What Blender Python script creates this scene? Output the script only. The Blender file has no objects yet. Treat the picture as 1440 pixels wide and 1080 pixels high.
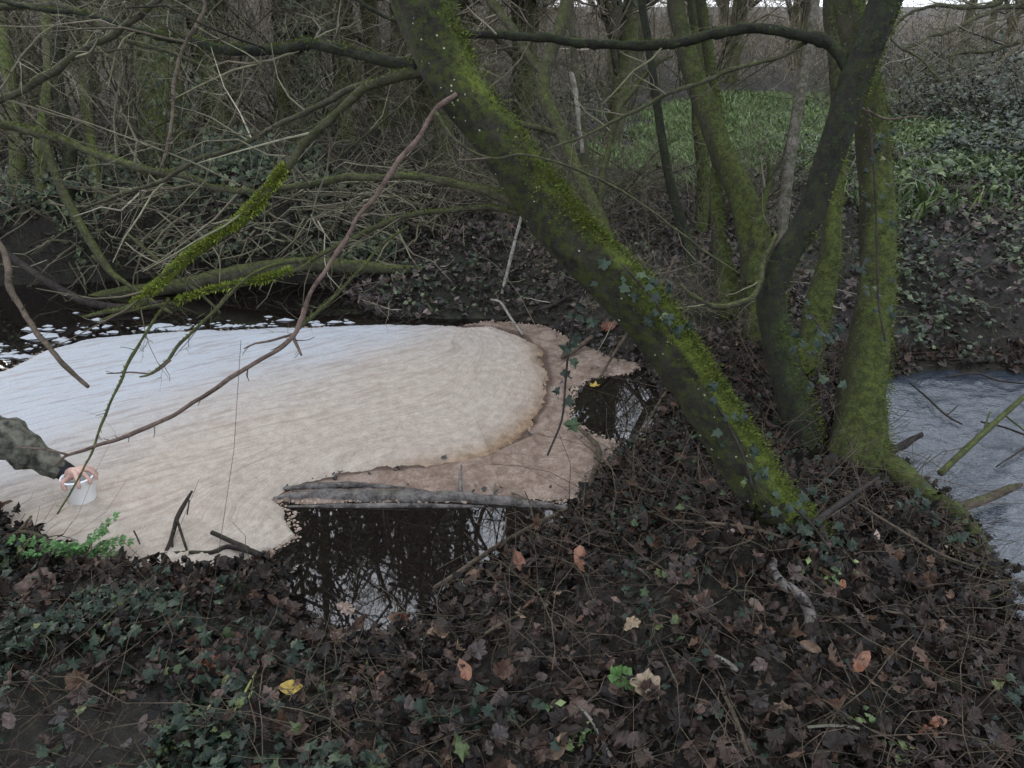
import bpy, math, random
import numpy as np
from mathutils import Vector

C = bpy.context.scene.collection
SC = bpy.context.scene
rng = np.random.default_rng(7)
random.seed(7)
R = math.radians

# ------------------------------------------------------------------ camera
CAM = np.array([0.0, 0.0, 2.0]); PITCH = R(25); FPX = 1088.0
cam = bpy.data.objects.new('camera', bpy.data.cameras.new('camera')); C.objects.link(cam)
cam.location = CAM; cam.rotation_euler = (R(90) - PITCH, 0, 0)
cam.data.sensor_width = 36; cam.data.lens = 36 * FPX / 1440
cam.data.clip_start = 0.05; cam.data.clip_end = 900
SC.camera = cam
# ------------------------------------------------------------------ sky, sun, exposure
SUN_EL, SUN_AZ = R(22), R(-40)        # soft dusk light from behind the left trees
w = bpy.data.worlds.new('World'); SC.world = w; w.use_nodes = True
wn, wl = w.node_tree.nodes, w.node_tree.links
bg = wn['Background']
sky = wn.new('ShaderNodeTexSky'); sky.sky_type = 'NISHITA'; sky.sun_disc = False
sky.sun_elevation = SUN_EL; sky.sun_rotation = SUN_AZ; sky.air_density = 1.0; sky.dust_density = 3.0
hs = wn.new('ShaderNodeHueSaturation'); hs.inputs['Saturation'].default_value = 0.6
wl.new(sky.outputs[0], hs.inputs['Color'])
mixw = wn.new('ShaderNodeMix'); mixw.data_type = 'RGBA'; mixw.inputs['Factor'].default_value = 0.65
wl.new(hs.outputs[0], mixw.inputs['A']); mixw.inputs['B'].default_value = (6.2, 6.7, 7.5, 1)   # high even cloud
wl.new(mixw.outputs['Result'], bg.inputs['Color'])
bg.inputs['Strength'].default_value = 0.13
sun = bpy.data.objects.new('sun', bpy.data.lights.new('sun', 'SUN')); C.objects.link(sun)
sun.data.energy = 0.5; sun.data.angle = R(25); sun.data.color = (1, 0.95, 0.88)
sd = Vector((math.sin(SUN_AZ) * math.cos(SUN_EL), math.cos(SUN_AZ) * math.cos(SUN_EL), math.sin(SUN_EL)))
sun.rotation_euler = sd.to_track_quat('Z', 'Y').to_euler()
SC.view_settings.view_transform = 'Standard'; SC.view_settings.look = 'None'
SC.view_settings.gamma = 1; SC.view_settings.use_curve_mapping = False
SC.view_settings.exposure = 1.5
SC.render.engine = 'CYCLES'

# ------------------------------------------------------------------ pixel <-> world helpers
FW = np.array([0, math.cos(PITCH), -math.sin(PITCH)]); UP = np.array([0, math.sin(PITCH), math.cos(PITCH)]); RT = np.array([1.0, 0, 0])
def ray(px, py): return FW + RT * (px - 720) / FPX + UP * (540 - py) / FPX
def at(px, py, d): return CAM + ray(px, py) * d
def onz(px, py, z=0.0):
    v = ray(px, py); return CAM + v * ((z - CAM[2]) / v[2])

def hash2(i, j, s):
    h = (i * 374761393 + j * 668265263 + s * 1442695041) & 0xffffffff
    h = ((h ^ (h >> 13)) * 1274126177) & 0xffffffff
    return ((h ^ (h >> 16)) & 0xffff) / 65535.0
def vnoise(x, y, s=0):
    x = np.asarray(x, float); y = np.asarray(y, float)
    i = np.floor(x).astype(np.int64); j = np.floor(y).astype(np.int64)
    u = x - i; v = y - j; u = u * u * (3 - 2 * u); v = v * v * (3 - 2 * v)
    return (hash2(i, j, s) * (1 - u) + hash2(i + 1, j, s) * u) * (1 - v) + (hash2(i, j + 1, s) * (1 - u) + hash2(i + 1, j + 1, s) * u) * v - 0.5
def fbm(x, y, s=0, o=4):
    r = 0; a = 1
    for k in range(o):
        r = r + a * vnoise(np.asarray(x) * 2 ** k + 17 * k, np.asarray(y) * 2 ** k - 9 * k, s + k); a *= 0.5
    return r
def sstep(a, b, x):
    t = np.clip((np.asarray(x, float) - a) / (b - a), 0, 1); return t * t * (3 - 2 * t)

def poly(pts, z=0): return np.array([onz(a, b, z)[:2] for a, b in pts])
POND = poly([(-900, 680), (-400, 690), (-100, 712), (0, 722), (60, 765), (150, 802), (300, 812), (398, 800), (415, 850), (430, 888), (500, 905), (570, 885),
             (640, 833), (720, 782), (800, 735), (840, 700), (850, 660), (880, 628), (925, 608), (940, 575), (925, 540), (905, 515), (850, 500), (805, 478),
             (770, 457), (700, 448), (600, 449), (530, 446), (500, 425), (470, 402), (380, 392), (250, 388), (100, 398), (0, 402), (-250, 400), (-900, 395)])
STREAM = poly([(1222, 534), (1300, 520), (1440, 524), (1800, 528), (2600, 540), (2900, 1400), (2100, 1300), (1600, 1160), (1462, 1000), (1425, 850), (1385, 780),
               (1340, 722), (1290, 690), (1245, 640), (1218, 590)])
def sdist(x, y, P):                       # positive outside, negative inside
    x = np.asarray(x, float); y = np.asarray(y, float)
    d = np.full(x.shape, 1e9); ins = np.zeros(x.shape, bool)
    n = len(P)
    for k in range(n):
        a = P[k]; b = P[(k + 1) % n]; e = b - a
        t = np.clip(((x - a[0]) * e[0] + (y - a[1]) * e[1]) / (e @ e), 0, 1)
        d = np.minimum(d, (x - a[0] - t * e[0]) ** 2 + (y - a[1] - t * e[1]) ** 2)
        c = ((a[1] > y) != (b[1] > y)) & (x < (b[0] - a[0]) * (y - a[1]) / (b[1] - a[1] + 1e-12) + a[0])
        ins ^= c
    d = np.sqrt(d); return np.where(ins, -d, d)
def H(x, y):
    x = np.asarray(x, float); y = np.asarray(y, float)
    dA = sdist(x, y, POND); dB = sdist(x, y, STREAM)
    wob = 0.05 * fbm(x * 3.1, y * 3.1, 3, 3)
    d = np.minimum(dA, dB) + wob
    do = np.maximum(d, 0)
    far = sstep(3.6, 4.8, y)
    left = sstep(-1.2, -2.2, x); right = sstep(2.2, 3.4, x)
    hn = 0.34 * (1 - np.exp(-do / 0.6))
    A = 0.42 + 0.30 * left + 0.22 * right
    k = 0.75 - 0.62 * left + 0.25 * right
    hf = A * (1 - np.exp(-do / k)) + 0.02 * np.maximum(y - 6, 0)
    hill = sstep(17, 60, y) * (0.35 + 4.4 * sstep(8, -10, x))
    h = hn * (1 - far) + hf * far + hill * sstep(0, 3, do)
    h = h + fbm(x * 1.3, y * 1.3, 5, 4) * (0.05 + 0.10 * far) * sstep(0, 0.5, do) + fbm(x * 6, y * 6, 8, 4) * 0.045 * sstep(0, 0.25, do)
    mx, my = onz(1080, 790, .3)[:2]; h = h + .17 * np.exp(-(((x - mx) / .55) ** 2 + ((y - my) / .45) ** 2)) * sstep(0, .3, do)
    hin = -0.30 * (1 - np.exp(np.minimum(d, 0) / 0.18))
    return np.where(d > 0, h + 0.004, hin)
def G(px, py, lift=0.0):                 # where the pixel's ray meets the ground
    v = ray(px, py); ts = np.linspace(1.0, 40, 2400)
    P = CAM + v * ts[:, None]
    below = P[:, 2] < np.maximum(H(P[:, 0], P[:, 1]), 0.0) + lift
    i = int(np.argmax(below)) if below.any() else len(ts) - 1
    return P[i]
def depth(p): return float((np.asarray(p) - CAM) @ FW)

# ------------------------------------------------------------------ mesh helpers
class MB:
    def __init__(s): s.V = []; s.Q = []; s.T = []; s.r = []; s.n = 0
    def add(s, V, Q=None, T=None, rnd=None):
        V = np.asarray(V, float).reshape(-1, 3)
        if Q is not None and len(Q): s.Q.append(np.asarray(Q).reshape(-1, 4) + s.n)
        if T is not None and len(T): s.T.append(np.asarray(T).reshape(-1, 3) + s.n)
        s.V.append(V); s.r.append(np.full(len(V), random.random()) if rnd is None else np.broadcast_to(rnd, len(V)).astype(float))
        s.n += len(V)
    def mesh(s, name, mat, origin=(0, 0, 0), smooth=True):
        V = np.concatenate(s.V) - np.asarray(origin, float)
        Q = np.concatenate(s.Q) if s.Q else np.zeros((0, 4), int); T = np.concatenate(s.T) if s.T else np.zeros((0, 3), int)
        me = bpy.data.meshes.new(name)
        me.vertices.add(len(V)); me.vertices.foreach_set('co', V.astype(np.float32).ravel())
        nl = Q.size + T.size; me.loops.add(nl)
        me.loops.foreach_set('vertex_index', np.concatenate([Q.ravel(), T.ravel()]).astype(np.int32))
        st = np.concatenate([np.arange(len(Q)) * 4, Q.size + np.arange(len(T)) * 3]).astype(np.int32)
        me.polygons.add(len(st)); me.polygons.foreach_set('loop_start', st)
        me.polygons.foreach_set('use_smooth', np.full(len(st), smooth))
        me.update(calc_edges=True); me.validate()
        at_ = me.attributes.new('rnd', 'FLOAT', 'POINT'); at_.data.foreach_set('value', np.concatenate(s.r).astype(np.float32))
        if mat: me.materials.append(mat)
        return me
    def build(s, name, mat, parent=None, smooth=True, kind=None, label=None):
        org = np.array(parent['_org']) if parent is not None else np.zeros(3)
        o = bpy.data.objects.new(name, s.mesh(name, mat, org, smooth)); C.objects.link(o)
        if parent is not None:
            o.parent = parent
            o['_org'] = list(map(float, org))
        if kind: o['kind'] = kind
        if label: o['label'] = label
        return o
def empty(name, loc, label, cat, group=None):
    o = bpy.data.objects.new(name, None); C.objects.link(o); o.empty_display_size = 0.1
    o.location = [float(c) for c in loc]; o['_org'] = [float(c) for c in loc]
    o['label'] = label; o['category'] = cat
    if group: o['group'] = group
    return o
def tag(o, label=None, cat=None, group=None, kind=None):
    for k, v in (('label', label), ('category', cat), ('group', group), ('kind', kind)):
        if v: o[k] = v
    return o
def origin_to(o, p):                      # move a top-level mesh's origin to its base
    p = np.asarray(p, float); me = o.data; n = len(me.vertices); a = np.empty(n * 3, np.float32)
    me.vertices.foreach_get('co', a); me.vertices.foreach_set('co', (a.reshape(-1, 3) - p).astype(np.float32).ravel()); o.location = [float(c) for c in p]
    return o

def nrm(v): return v / (np.linalg.norm(v, axis=-1, keepdims=True) + 1e-12)
def spline(P, R_, step):                  # Catmull-Rom through points with radii
    P = np.asarray(P, float); R_ = np.asarray(R_, float); n = len(P)
    X = np.c_[P, R_]; X = np.vstack([2 * X[0] - X[1], X, 2 * X[-1] - X[-2]])
    out = []
    for i in range(1, n):
        L = np.linalg.norm(X[i + 1, :3] - X[i, :3]); m = max(2, int(L / step))
        t = (np.arange(m) / m)[:, None]
        out.append(0.5 * ((2 * X[i]) + (-X[i - 1] + X[i + 1]) * t + (2 * X[i - 1] - 5 * X[i] + 4 * X[i + 1] - X[i + 2]) * t ** 2 + (-X[i - 1] + 3 * X[i] - 3 * X[i + 1] + X[i + 2]) * t ** 3))
    out.append(X[-2][None]); o = np.concatenate(out); return o[:, :3], np.maximum(o[:, 3], 0.0008)
def frames(P):
    T = nrm(np.gradient(P, axis=0)); A = np.zeros_like(P)
    a = np.cross(T[0], [0, 0, 1.0] if abs(T[0][2]) < 0.9 else [1.0, 0, 0]); a /= np.linalg.norm(a)
    for i in range(len(P)):
        a = a - T[i] * (a @ T[i]); a /= np.linalg.norm(a) + 1e-12; A[i] = a
    return T, A, np.cross(T, A)
def tube(mb, P, R_, sides=12, lump=0.0, freq=8.0, seed=0, rnd=None, surf=None, flare=None):
    P = np.asarray(P); R_ = np.asarray(R_); n = len(P)
    T, A, B = frames(P); th = np.linspace(0, 2 * np.pi, sides, endpoint=False)
    s = np.r_[0, np.cumsum(np.linalg.norm(np.diff(P, axis=0), axis=1))]
    rad = np.repeat(R_[:, None], sides, 1)
    if lump:
        cx = np.cos(th)[None] * 1.3 + seed * 3.1; sx = np.sin(th)[None] * 1.3
        nz = fbm(cx + s[:, None] * freq * .5, sx + s[:, None] * freq * 0.35, seed, 4) + 0.5 * fbm(cx * 4 + s[:, None] * freq * 0.6, sx * 4 - s[:, None] * freq * .3, seed + 9, 3)
        rad = rad * (1 + lump * nz)
        if sides > 24: rad = rad * (1 - .07 * np.abs(fbm(np.cos(th)[None] * 3.2 + s[:, None] * 2.2 + seed, np.sin(th)[None] * 3.2 + s[:, None] * 1.2, seed + 20, 3)) + .05 * np.exp(-(((s[:, None] * 3.1 + th[None] * .4) % 1.0 - .5) / .08) ** 2) * (fbm(s[:, None] * 2 + th[None], th[None], seed + 30, 1) > .1))
    N = np.cos(th)[None, :, None] * A[:, None] + np.sin(th)[None, :, None] * B[:, None]
    V = P[:, None] + N * rad[..., None]
    i = np.arange(n - 1)[:, None] * sides; j = np.arange(sides)[None]
    Q = np.stack([i + j, i + (j + 1) % sides, i + sides + (j + 1) % sides, i + sides + j], -1).reshape(-1, 4)
    VV = V.reshape(-1, 3); nb = n * sides
    VV = np.vstack([VV, P[0] - T[0] * R_[0] * .3, P[-1] + T[-1] * R_[-1] * .6])
    k = np.arange(sides); T1 = np.stack([np.full(sides, nb), (k + 1) % sides, k], -1); off = (n - 1) * sides
    T2 = np.stack([np.full(sides, nb + 1), off + k, off + (k + 1) % sides], -1)
    mb.add(VV, Q, np.vstack([T1, T2]), rnd)
    if surf is not None: surf.append((V.reshape(-1, 3), N.reshape(-1, 3), rad.ravel()))
def btubes(mb, P, R_, sides=3, rnd=None):  # many thin tubes at once: P (N,n,3), R (N,n)
    N, n, _ = P.shape
    if N == 0: return
    T = nrm(np.gradient(P, axis=1)); ref = nrm(rng.normal(size=(N, 1, 3)))
    A = nrm(np.cross(T, np.broadcast_to(ref, T.shape))); B = np.cross(T, A)
    th = np.linspace(0, 2 * np.pi, sides, endpoint=False)
    V = P[:, :, None] + R_[:, :, None, None] * (np.cos(th)[None, None, :, None] * A[:, :, None] + np.sin(th)[None, None, :, None] * B[:, :, None])
    b = (np.arange(N) * n * sides)[:, None, None]; i = (np.arange(n - 1) * sides)[None, :, None]; j = np.arange(sides)[None, None]
    Q = np.stack([b + i + j, b + i + (j + 1) % sides, b + i + sides + (j + 1) % sides, b + i + sides + j], -1).reshape(-1, 4)
    r = rng.random(N) if rnd is None else rnd
    mb.add(V.reshape(-1, 3), Q, None, np.repeat(r, n * sides))
def grow(S, D, L, R0, n=5, wob=0.22, grav=0.0, tip=0.3):
    P = [S]; d = nrm(D)
    for i in range(n - 1):
        d = d + rng.normal(0, wob, d.shape); d[:, 2] += grav; d = nrm(d); P.append(P[-1] + d * (L / (n - 1))[:, None])
    return np.stack(P, 1), R0[:, None] * np.linspace(1, tip, n)[None]
def offshoots(P, R_, L, k, ang=(30, 75), ls=(0.3, 0.7), t0=0.15, rs=0.6, n=5, wob=0.2, grav=0.0, up=0.0, rmin=0.0012):
    N, m, _ = P.shape; P = np.repeat(P, k, 0); R_ = np.repeat(R_, k, 0); L = np.repeat(L, k)
    t = t0 + (0.98 - t0) * rng.random(N * k); f = t * (m - 1); i = np.minimum(f.astype(int), m - 2); u = (f - i)[:, None]; ar = np.arange(N * k)
    S = P[ar, i] * (1 - u) + P[ar, i + 1] * u; T = nrm(P[ar, i + 1] - P[ar, i]); r = R_[ar, i] * (1 - u[:, 0]) + R_[ar, i + 1] * u[:, 0]
    X = nrm(np.cross(T, nrm(rng.normal(size=T.shape)))); a = np.radians(rng.uniform(*ang, N * k))[:, None]
    D = T * np.cos(a) + X * np.sin(a); D[:, 2] += up
    LL = L * rng.uniform(*ls, N * k) * (1.15 - 0.6 * t)
    P2, R2 = grow(S, D, LL, np.maximum(r * rs, rmin), n, wob, grav); return P2, R2, LL

# leaf templates ---------------------------------------------------
def fan(outline, curl=0.0, fold=0.0, twist=0.0):
    o = np.array(outline, float); n = len(o)
    if n > 6: o = o * [rng.uniform(.75, 1.1), 1] + rng.normal(0, .022, o.shape)
    V = np.vstack([[0, 0.42], o]); z = curl * (V[:, 1] - .4) ** 2 + fold * np.abs(V[:, 0]) + twist * V[:, 0] * V[:, 1]
    if n > 6: z = z + rng.normal(0, .055, len(z))
    V = np.c_[V[:, 0], V[:, 1], z]; T = [(0, 1 + k, 1 + (k + 1) % n) for k in range(n)]
    return V, np.array(T)
def mirror(half): return half + [(-a, b) for a, b in half[::-1] if abs(a) > 1e-6]
O_MAPLE = mirror([(0, 0), (.14, .02), (.33, .03), (.40, .10), (.36, .22), (.50, .34), (.52, .46), (.40, .52), (.34, .62), (.28, .74), (.18, .76), (.10, .92), (0, .98)])
O_OVAL = mirror([(0, 0), (.16, .12), (.27, .34), (.28, .58), (.17, .84), (0, 1)])
O_OAK = mirror([(0, 0), (.07, .1), (.2, .2), (.12, .32), (.31, .44), (.18, .55), (.3, .7), (.16, .78), (.14, .95), (0, 1)])
O_IVY = mirror([(0, .08), (.2, -.05), (.46, .1), (.36, .32), (.52, .5), (.22, .56), (0, 1)])
O_SMALL = [(0, 0), (.3, .5), (0, 1), (-.3, .5)]
def tmpl(outs, cf): return [fan(o, c, f, t) for o in outs for c, f, t in cf]
CF = [(.5, .15, .2), (-.6, -.1, .3), (1.1, .45, -.5), (-.3, .3, -.2), (1.5, .8, .6), (-1.1, .6, .9), (.8, -.5, -.9)]
T_LIT = tmpl([O_MAPLE, O_OVAL, O_OAK], CF); T_IVY = tmpl([O_IVY], [(-.3, -.15, .1), (.2, -.25, -.15), (-.5, .12, .1)]); T_SM = tmpl([O_SMALL], CF[:2])
def scatter(mb, temps, pos, nor, size, rnd=None, head=None):
    N = len(pos); pos = np.asarray(pos, float); nor = nrm(np.asarray(nor, float)); size = np.broadcast_to(size, N)
    r = rng.random(N) if rnd is None else np.broadcast_to(rnd, N)
    which = rng.integers(0, len(temps), N)
    h = rng.normal(size=(N, 3)) if head is None else head
    Y = nrm(h - nor * (h * nor).sum(1, keepdims=True)); X = np.cross(Y, nor)
    for k, (V, T) in enumerate(temps):
        m = which == k; c = int(m.sum())
        if not c: continue
        W = pos[m][:, None] + size[m][:, None, None] * (V[None, :, 0:1] * X[m][:, None] + V[None, :, 1:2] * Y[m][:, None] + V[None, :, 2:3] * nor[m][:, None])
        TT = T[None] + (np.arange(c) * len(V))[:, None, None]
        mb.add(W.reshape(-1, 3), None, TT.reshape(-1, 3), np.repeat(r[m], len(V)))
def tilt(N, s): v = rng.normal(0, s, (N, 3)); v[:, 2] = 1; return nrm(v)
def ground_pts(N, x0, x1, y0, y1, mask=None, dens=None, margin=0.02):
    out = []; tot = 0
    while tot < N:
        x = rng.uniform(x0, x1, N); y = rng.uniform(y0, y1, N)
        ok = np.minimum(sdist(x, y, POND), sdist(x, y, STREAM)) > margin
        if mask is not None: ok &= sdist(x, y, mask) < 0
        if dens is not None: ok &= rng.random(N) < dens(x, y)
        p = np.c_[x[ok], y[ok]]; out.append(p); tot += len(p)
        if len(out) > 60: break
    p = np.concatenate(out)[:N]; return np.c_[p, H(p[:, 0], p[:, 1])]

# ------------------------------------------------------------------ materials
class M:
    def __init__(s, name):
        s.m = bpy.data.materials.new(name); s.m.use_nodes = True; s.t = s.m.node_tree; s.N = s.t.nodes; s.L = s.t.links; s.b = s.N['Principled BSDF']
    def n(s, ty, **kw):
        x = s.N.new(ty)
        for k, v in kw.items():
            if k in x.inputs: s.put(x.inputs[k], v)
            else: setattr(x, k, v)
        return x
    def put(s, i, v):
        if isinstance(v, bpy.types.NodeSocket): s.L.new(v, i)
        else: i.default_value = v
    def obj(s): return s.n('ShaderNodeTexCoord').outputs['Object']
    def geo(s): return s.n('ShaderNodeNewGeometry').outputs
    def noise(s, sc, det=4, rough=.6, vec=None, dist=0):
        x = s.n('ShaderNodeTexNoise', Scale=sc, Detail=det, Roughness=rough, Distortion=dist); s.put(x.inputs['Vector'], vec if vec is not None else s.geo()['Position']); return x.outputs['Fac']
    def ramp(s, fac, stops, interp='LINEAR'):
        x = s.n('ShaderNodeValToRGB'); s.put(x.inputs[0], fac); cr = x.color_ramp; cr.interpolation = interp
        while len(cr.elements) < len(stops): cr.elements.new(0.5)
        for e, (p, c) in zip(cr.elements, stops): e.position = p; e.color = (*c, 1) if len(c) == 3 else c
        return x.outputs[0]
    def mix(s, f, a, b):
        x = s.n('ShaderNodeMix', data_type='RGBA'); s.put(x.inputs['Factor'], f)
        for k, v in (('A', a), ('B', b)): s.put([i for i in x.inputs if i.name == k and i.type == 'RGBA'][0], (*v, 1) if isinstance(v, tuple) and len(v) == 3 else v)
        return [o for o in x.outputs if o.type == 'RGBA'][0]
    def math(s, op, a, b=0.0, clamp=False):
        x = s.n('ShaderNodeMath', operation=op, use_clamp=clamp); s.put(x.inputs[0], a); s.put(x.inputs[1], b); return x.outputs[0]
    def smooth(s, v, a, b):
        x = s.n('ShaderNodeMapRange', interpolation_type='SMOOTHSTEP'); s.put(x.inputs[0], v); x.inputs[1].default_value = a; x.inputs[2].default_value = b; return x.outputs[0]
    def attr(s, name='rnd'): return s.n('ShaderNodeAttribute', attribute_name=name).outputs['Fac']
    def rnd(s):
        a = s.attr(); o = s.n('ShaderNodeObjectInfo').outputs['Random']; return s.math('FRACT', s.math('ADD', a, s.math('MULTIPLY', o, 7.31)))
    def bump(s, h, st=.4, d=.01):
        x = s.n('ShaderNodeBump', Strength=st, Distance=d, Height=h); s.L.new(x.outputs[0], s.b.inputs['Normal'])
    def fin(s, col=None, rough=.8, spec=.5, **kw):
        if col is not None: s.put(s.b.inputs['Base Color'], (*col, 1) if isinstance(col, tuple) and len(col) == 3 else col)
        s.put(s.b.inputs['Roughness'], rough); s.b.inputs['Specular IOR Level'].default_value = spec
        for k, v in kw.items(): s.put(s.b.inputs[k.replace('_', ' ')], v)
        return s.m
def bark(name, dark, light, moss=0.5, mdir=(.55, -.1, .85), mossc=((.035, .045, .012), (.10, .13, .03)), speck=0.0, zfall=.12, ms=1.0):
    m = M(name); n1 = m.noise(14, 6, .7); n2 = m.noise(60, 5, .7); n3 = m.noise(3.2, 4, .65)
    base = m.mix(m.smooth(m.math('ADD', m.math('MULTIPLY', n1, .6), m.math('MULTIPLY', n2, .4)), .35, .65), dark, light)
    base = m.mix(m.math('MULTIPLY', m.smooth(m.noise(26, 6, .75), .44, .60), .8 if moss > .15 else 0.0), base, tuple(.55 * a_ + .15 * b_ for a_, b_ in zip(mossc[0], mossc[1])))
    if speck:
        v = m.n('ShaderNodeTexVoronoi', Scale=38.0); m.put(v.inputs['Vector'], m.geo()['Position'])
        sp = m.math('MULTIPLY', m.math('LESS_THAN', v.outputs['Distance'], m.math('MULTIPLY', n1, .26)), m.math('GREATER_THAN', m.noise(9, 3), .52))
        base = m.mix(m.math('MULTIPLY', sp, speck), base, (.30, .33, .24))
    dt = m.n('ShaderNodeVectorMath', operation='DOT_PRODUCT'); m.put(dt.inputs[0], m.geo()['Normal']); dt.inputs[1].default_value = mdir
    f = m.math('ADD', m.math('MULTIPLY', dt.outputs['Value'], .55 * ms), m.math('SUBTRACT', m.math('ADD', m.math('MULTIPLY', n3, .9), m.math('MULTIPLY', n2, .35)), 1.1 - moss))
    zz = m.n('ShaderNodeSeparateXYZ'); m.put(zz.inputs[0], m.geo()['Position'])
    f = m.math('SUBTRACT', f, m.math('MULTIPLY', m.smooth(zz.outputs[2], .9, 2.3), zfall))
    mask = m.math('MULTIPLY', m.smooth(f, -.02, .42), m.math('ADD', m.smooth(n1, .2, .55), .25), True)
    mc = m.mix(m.smooth(m.noise(30, 5, .7), .3, .7), mossc[0], mossc[1])
    col = m.mix(mask, base, mc)
    m.bump(m.math('ADD', m.math('MULTIPLY', n2, .5), m.math('MULTIPLY', m.noise(120, 4), m.math('ADD', mask, .3))), .8, .012)
    return m.fin(col, .9, .25)
def ramped(name, stops, rough=.6, spec=.4, noise_amt=.5, ns=60, trans=0.0, interp='LINEAR'):
    m = M(name); f = m.rnd(); c = m.ramp(f, stops, interp)
    d = m.mix(m.smooth(m.noise(ns, 4, .65), .3, .75), (1 - noise_amt,) * 3, (1 + noise_amt * .4,) * 3)
    x = m.n('ShaderNodeMix', data_type='RGBA', blend_type='MULTIPLY'); x.inputs[0].default_value = 1
    ins = [i for i in x.inputs if i.type == 'RGBA']; m.put(ins[0], c); m.put(ins[1], d)
    m.bump(m.noise(ns * 3, 3), .3, .003)
    return m.fin([o for o in x.outputs if o.type == 'RGBA'][0], rough, spec)
mat = {}
mat['soil'] = (lambda m: (m.bump(m.math('ADD', m.noise(22, 8, .75), m.math('MULTIPLY', m.noise(90, 4), .4)), .9, .04),
      m.fin(m.mix(m.smooth(m.noise(1.7, 5), .35, .65), m.mix(m.smooth(m.noise(35, 6, .7), .35, .7), (.010, .008, .007), (.045, .034, .028)),
            m.mix(m.smooth(m.noise(28, 6, .7), .35, .7), (.012, .012, .008), (.05, .048, .03))), .8, .35))[1])(M('soil'))
mat['bark_lean'] = bark('bark_lean', (.009, .008, .006), (.032, .028, .020), .33, (.75, -.15, .62), ((.036, .046, .009), (.115, .145, .020)), .9)
mat['bark_moss'] = bark('bark_moss', (.013, .011, .008), (.048, .040, .027), .60, (.25, -.35, .35), ((.026, .032, .010), (.080, .098, .022)), .5, .26)
mat['bark_dark'] = bark('bark_dark', (.006, .0058, .0045), (.019, .017, .013), .24, (.1, -.1, .9), ((.02, .028, .01), (.06, .08, .02)), .12)
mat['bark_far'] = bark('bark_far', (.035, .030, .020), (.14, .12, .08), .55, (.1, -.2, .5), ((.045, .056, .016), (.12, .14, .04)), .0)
mat['bark_pale'] = bark('bark_pale', (.06, .05, .04), (.19, .165, .14), .25, (.2, -.2, .6), ((.035, .045, .014), (.09, .11, .03)), .0)
mat['branch'] = bark('branch', (.018, .015, .012), (.085, .075, .055), .36, (.1, 0, 1), ((.04, .046, .014), (.11, .12, .04)), .0)
mat['branch_moss'] = bark('branch_moss', (.03, .028, .017), (.095, .085, .055), .42, (.1, 0, .9), ((.040, .047, .015), (.105, .12, .034)), .0)
mat['twig_brown'] = bark('twig_brown', (.05, .032, .025), (.15, .105, .085), .0, (.1, 0, .8))
mat['stick'] = bark('stick', (.03, .022, .015), (.125, .095, .068), .10, (.1, 0, .8))
mat['stick_dark'] = bark('stick_dark', (.012, .009, .008), (.05, .040, .034), .05, (.1, 0, .8))
mat['driftwood'] = bark('driftwood', (.035, .03, .028), (.19, .17, .155), .0, (.1, 0, .8))
mat['stick_pale'] = bark('stick_pale', (.12, .11, .09), (.34, .31, .27), .15, (.1, 0, .8))
mat['twigs'] = ramped('twigs', [(0, (.022, .018, .014)), (.3, (.085, .072, .048)), (.65, (.18, .155, .108)), (.88, (.16, .165, .09)), (1, (.40, .35, .27))], .85, .25, .3, 40)
mat['twigs_far'] = ramped('twigs_far', [(0, (.08, .066, .05)), (.5, (.23, .19, .15)), (1, (.42, .35, .28))], .9, .2, .3, 20)  # far twigs lightened in their colour to stand in for haze
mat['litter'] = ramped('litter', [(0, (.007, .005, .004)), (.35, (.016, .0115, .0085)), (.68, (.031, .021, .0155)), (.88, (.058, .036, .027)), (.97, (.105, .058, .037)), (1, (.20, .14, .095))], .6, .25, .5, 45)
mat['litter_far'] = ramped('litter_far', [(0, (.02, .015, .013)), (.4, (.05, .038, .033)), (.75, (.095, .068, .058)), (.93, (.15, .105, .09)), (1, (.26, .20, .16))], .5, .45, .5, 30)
mat['litter_wet'] = ramped('litter_wet', [(0, (.010, .007, .006)), (1, (.035, .024, .018))], .3, .6, .5, 45)
mat['ivy'] = ramped('ivy', [(0, (.008, .018, .010)), (.5, (.014, .025, .015)), (.85, (.028, .047, .026)), (.97, (.05, .075, .03)), (1, (.11, .12, .04))], .5, .28, .35, 50)
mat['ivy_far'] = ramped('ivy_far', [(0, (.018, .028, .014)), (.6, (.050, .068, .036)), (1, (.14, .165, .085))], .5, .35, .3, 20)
mat['bramble'] = ramped('bramble', [(0, (.02, .027, .016)), (.6, (.05, .068, .042)), (.9, (.09, .11, .065)), (1, (.15, .12, .06))], .5, .5, .3, 20)
mat['mossblade'] = ramped('mossblade', [(0, (.032, .040, .007)), (.5, (.070, .090, .014)), (1, (.12, .150, .024))], .8, .2, .2, 30)
mat['mossbright'] = ramped('mossbright', [(0, (.07, .09, .014)), (.5, (.16, .20, .030)), (1, (.27, .33, .055))], .8, .2, .2, 30)
mat['grass'] = ramped('grass', [(0, (.09, .13, .045)), (.5, (.18, .26, .09)), (1, (.30, .40, .17))], .6, .3, .2, 12)
mat['herb'] = ramped('herb', [(0, (.04, .062, .022)), (.6, (.085, .13, .045)), (1, (.18, .22, .08))], .5, .4, .2, 20)
mat['fern'] = ramped('fern', [(0, (.035, .10, .022)), (1, (.085, .22, .05))], .5, .4, .2, 60)
def plain(name, col, rough=.6, spec=.4, nz=.35, ns=50, **kw):
    m = M(name); c = m.mix(m.smooth(m.noise(ns, 4), .3, .7), tuple(k * (1 - nz) for k in col), tuple(min(k * (1 + nz), .95) for k in col)); m.bump(m.noise(ns * 2, 4), .4, .004); return m.fin(c, rough, spec, **kw)
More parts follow.
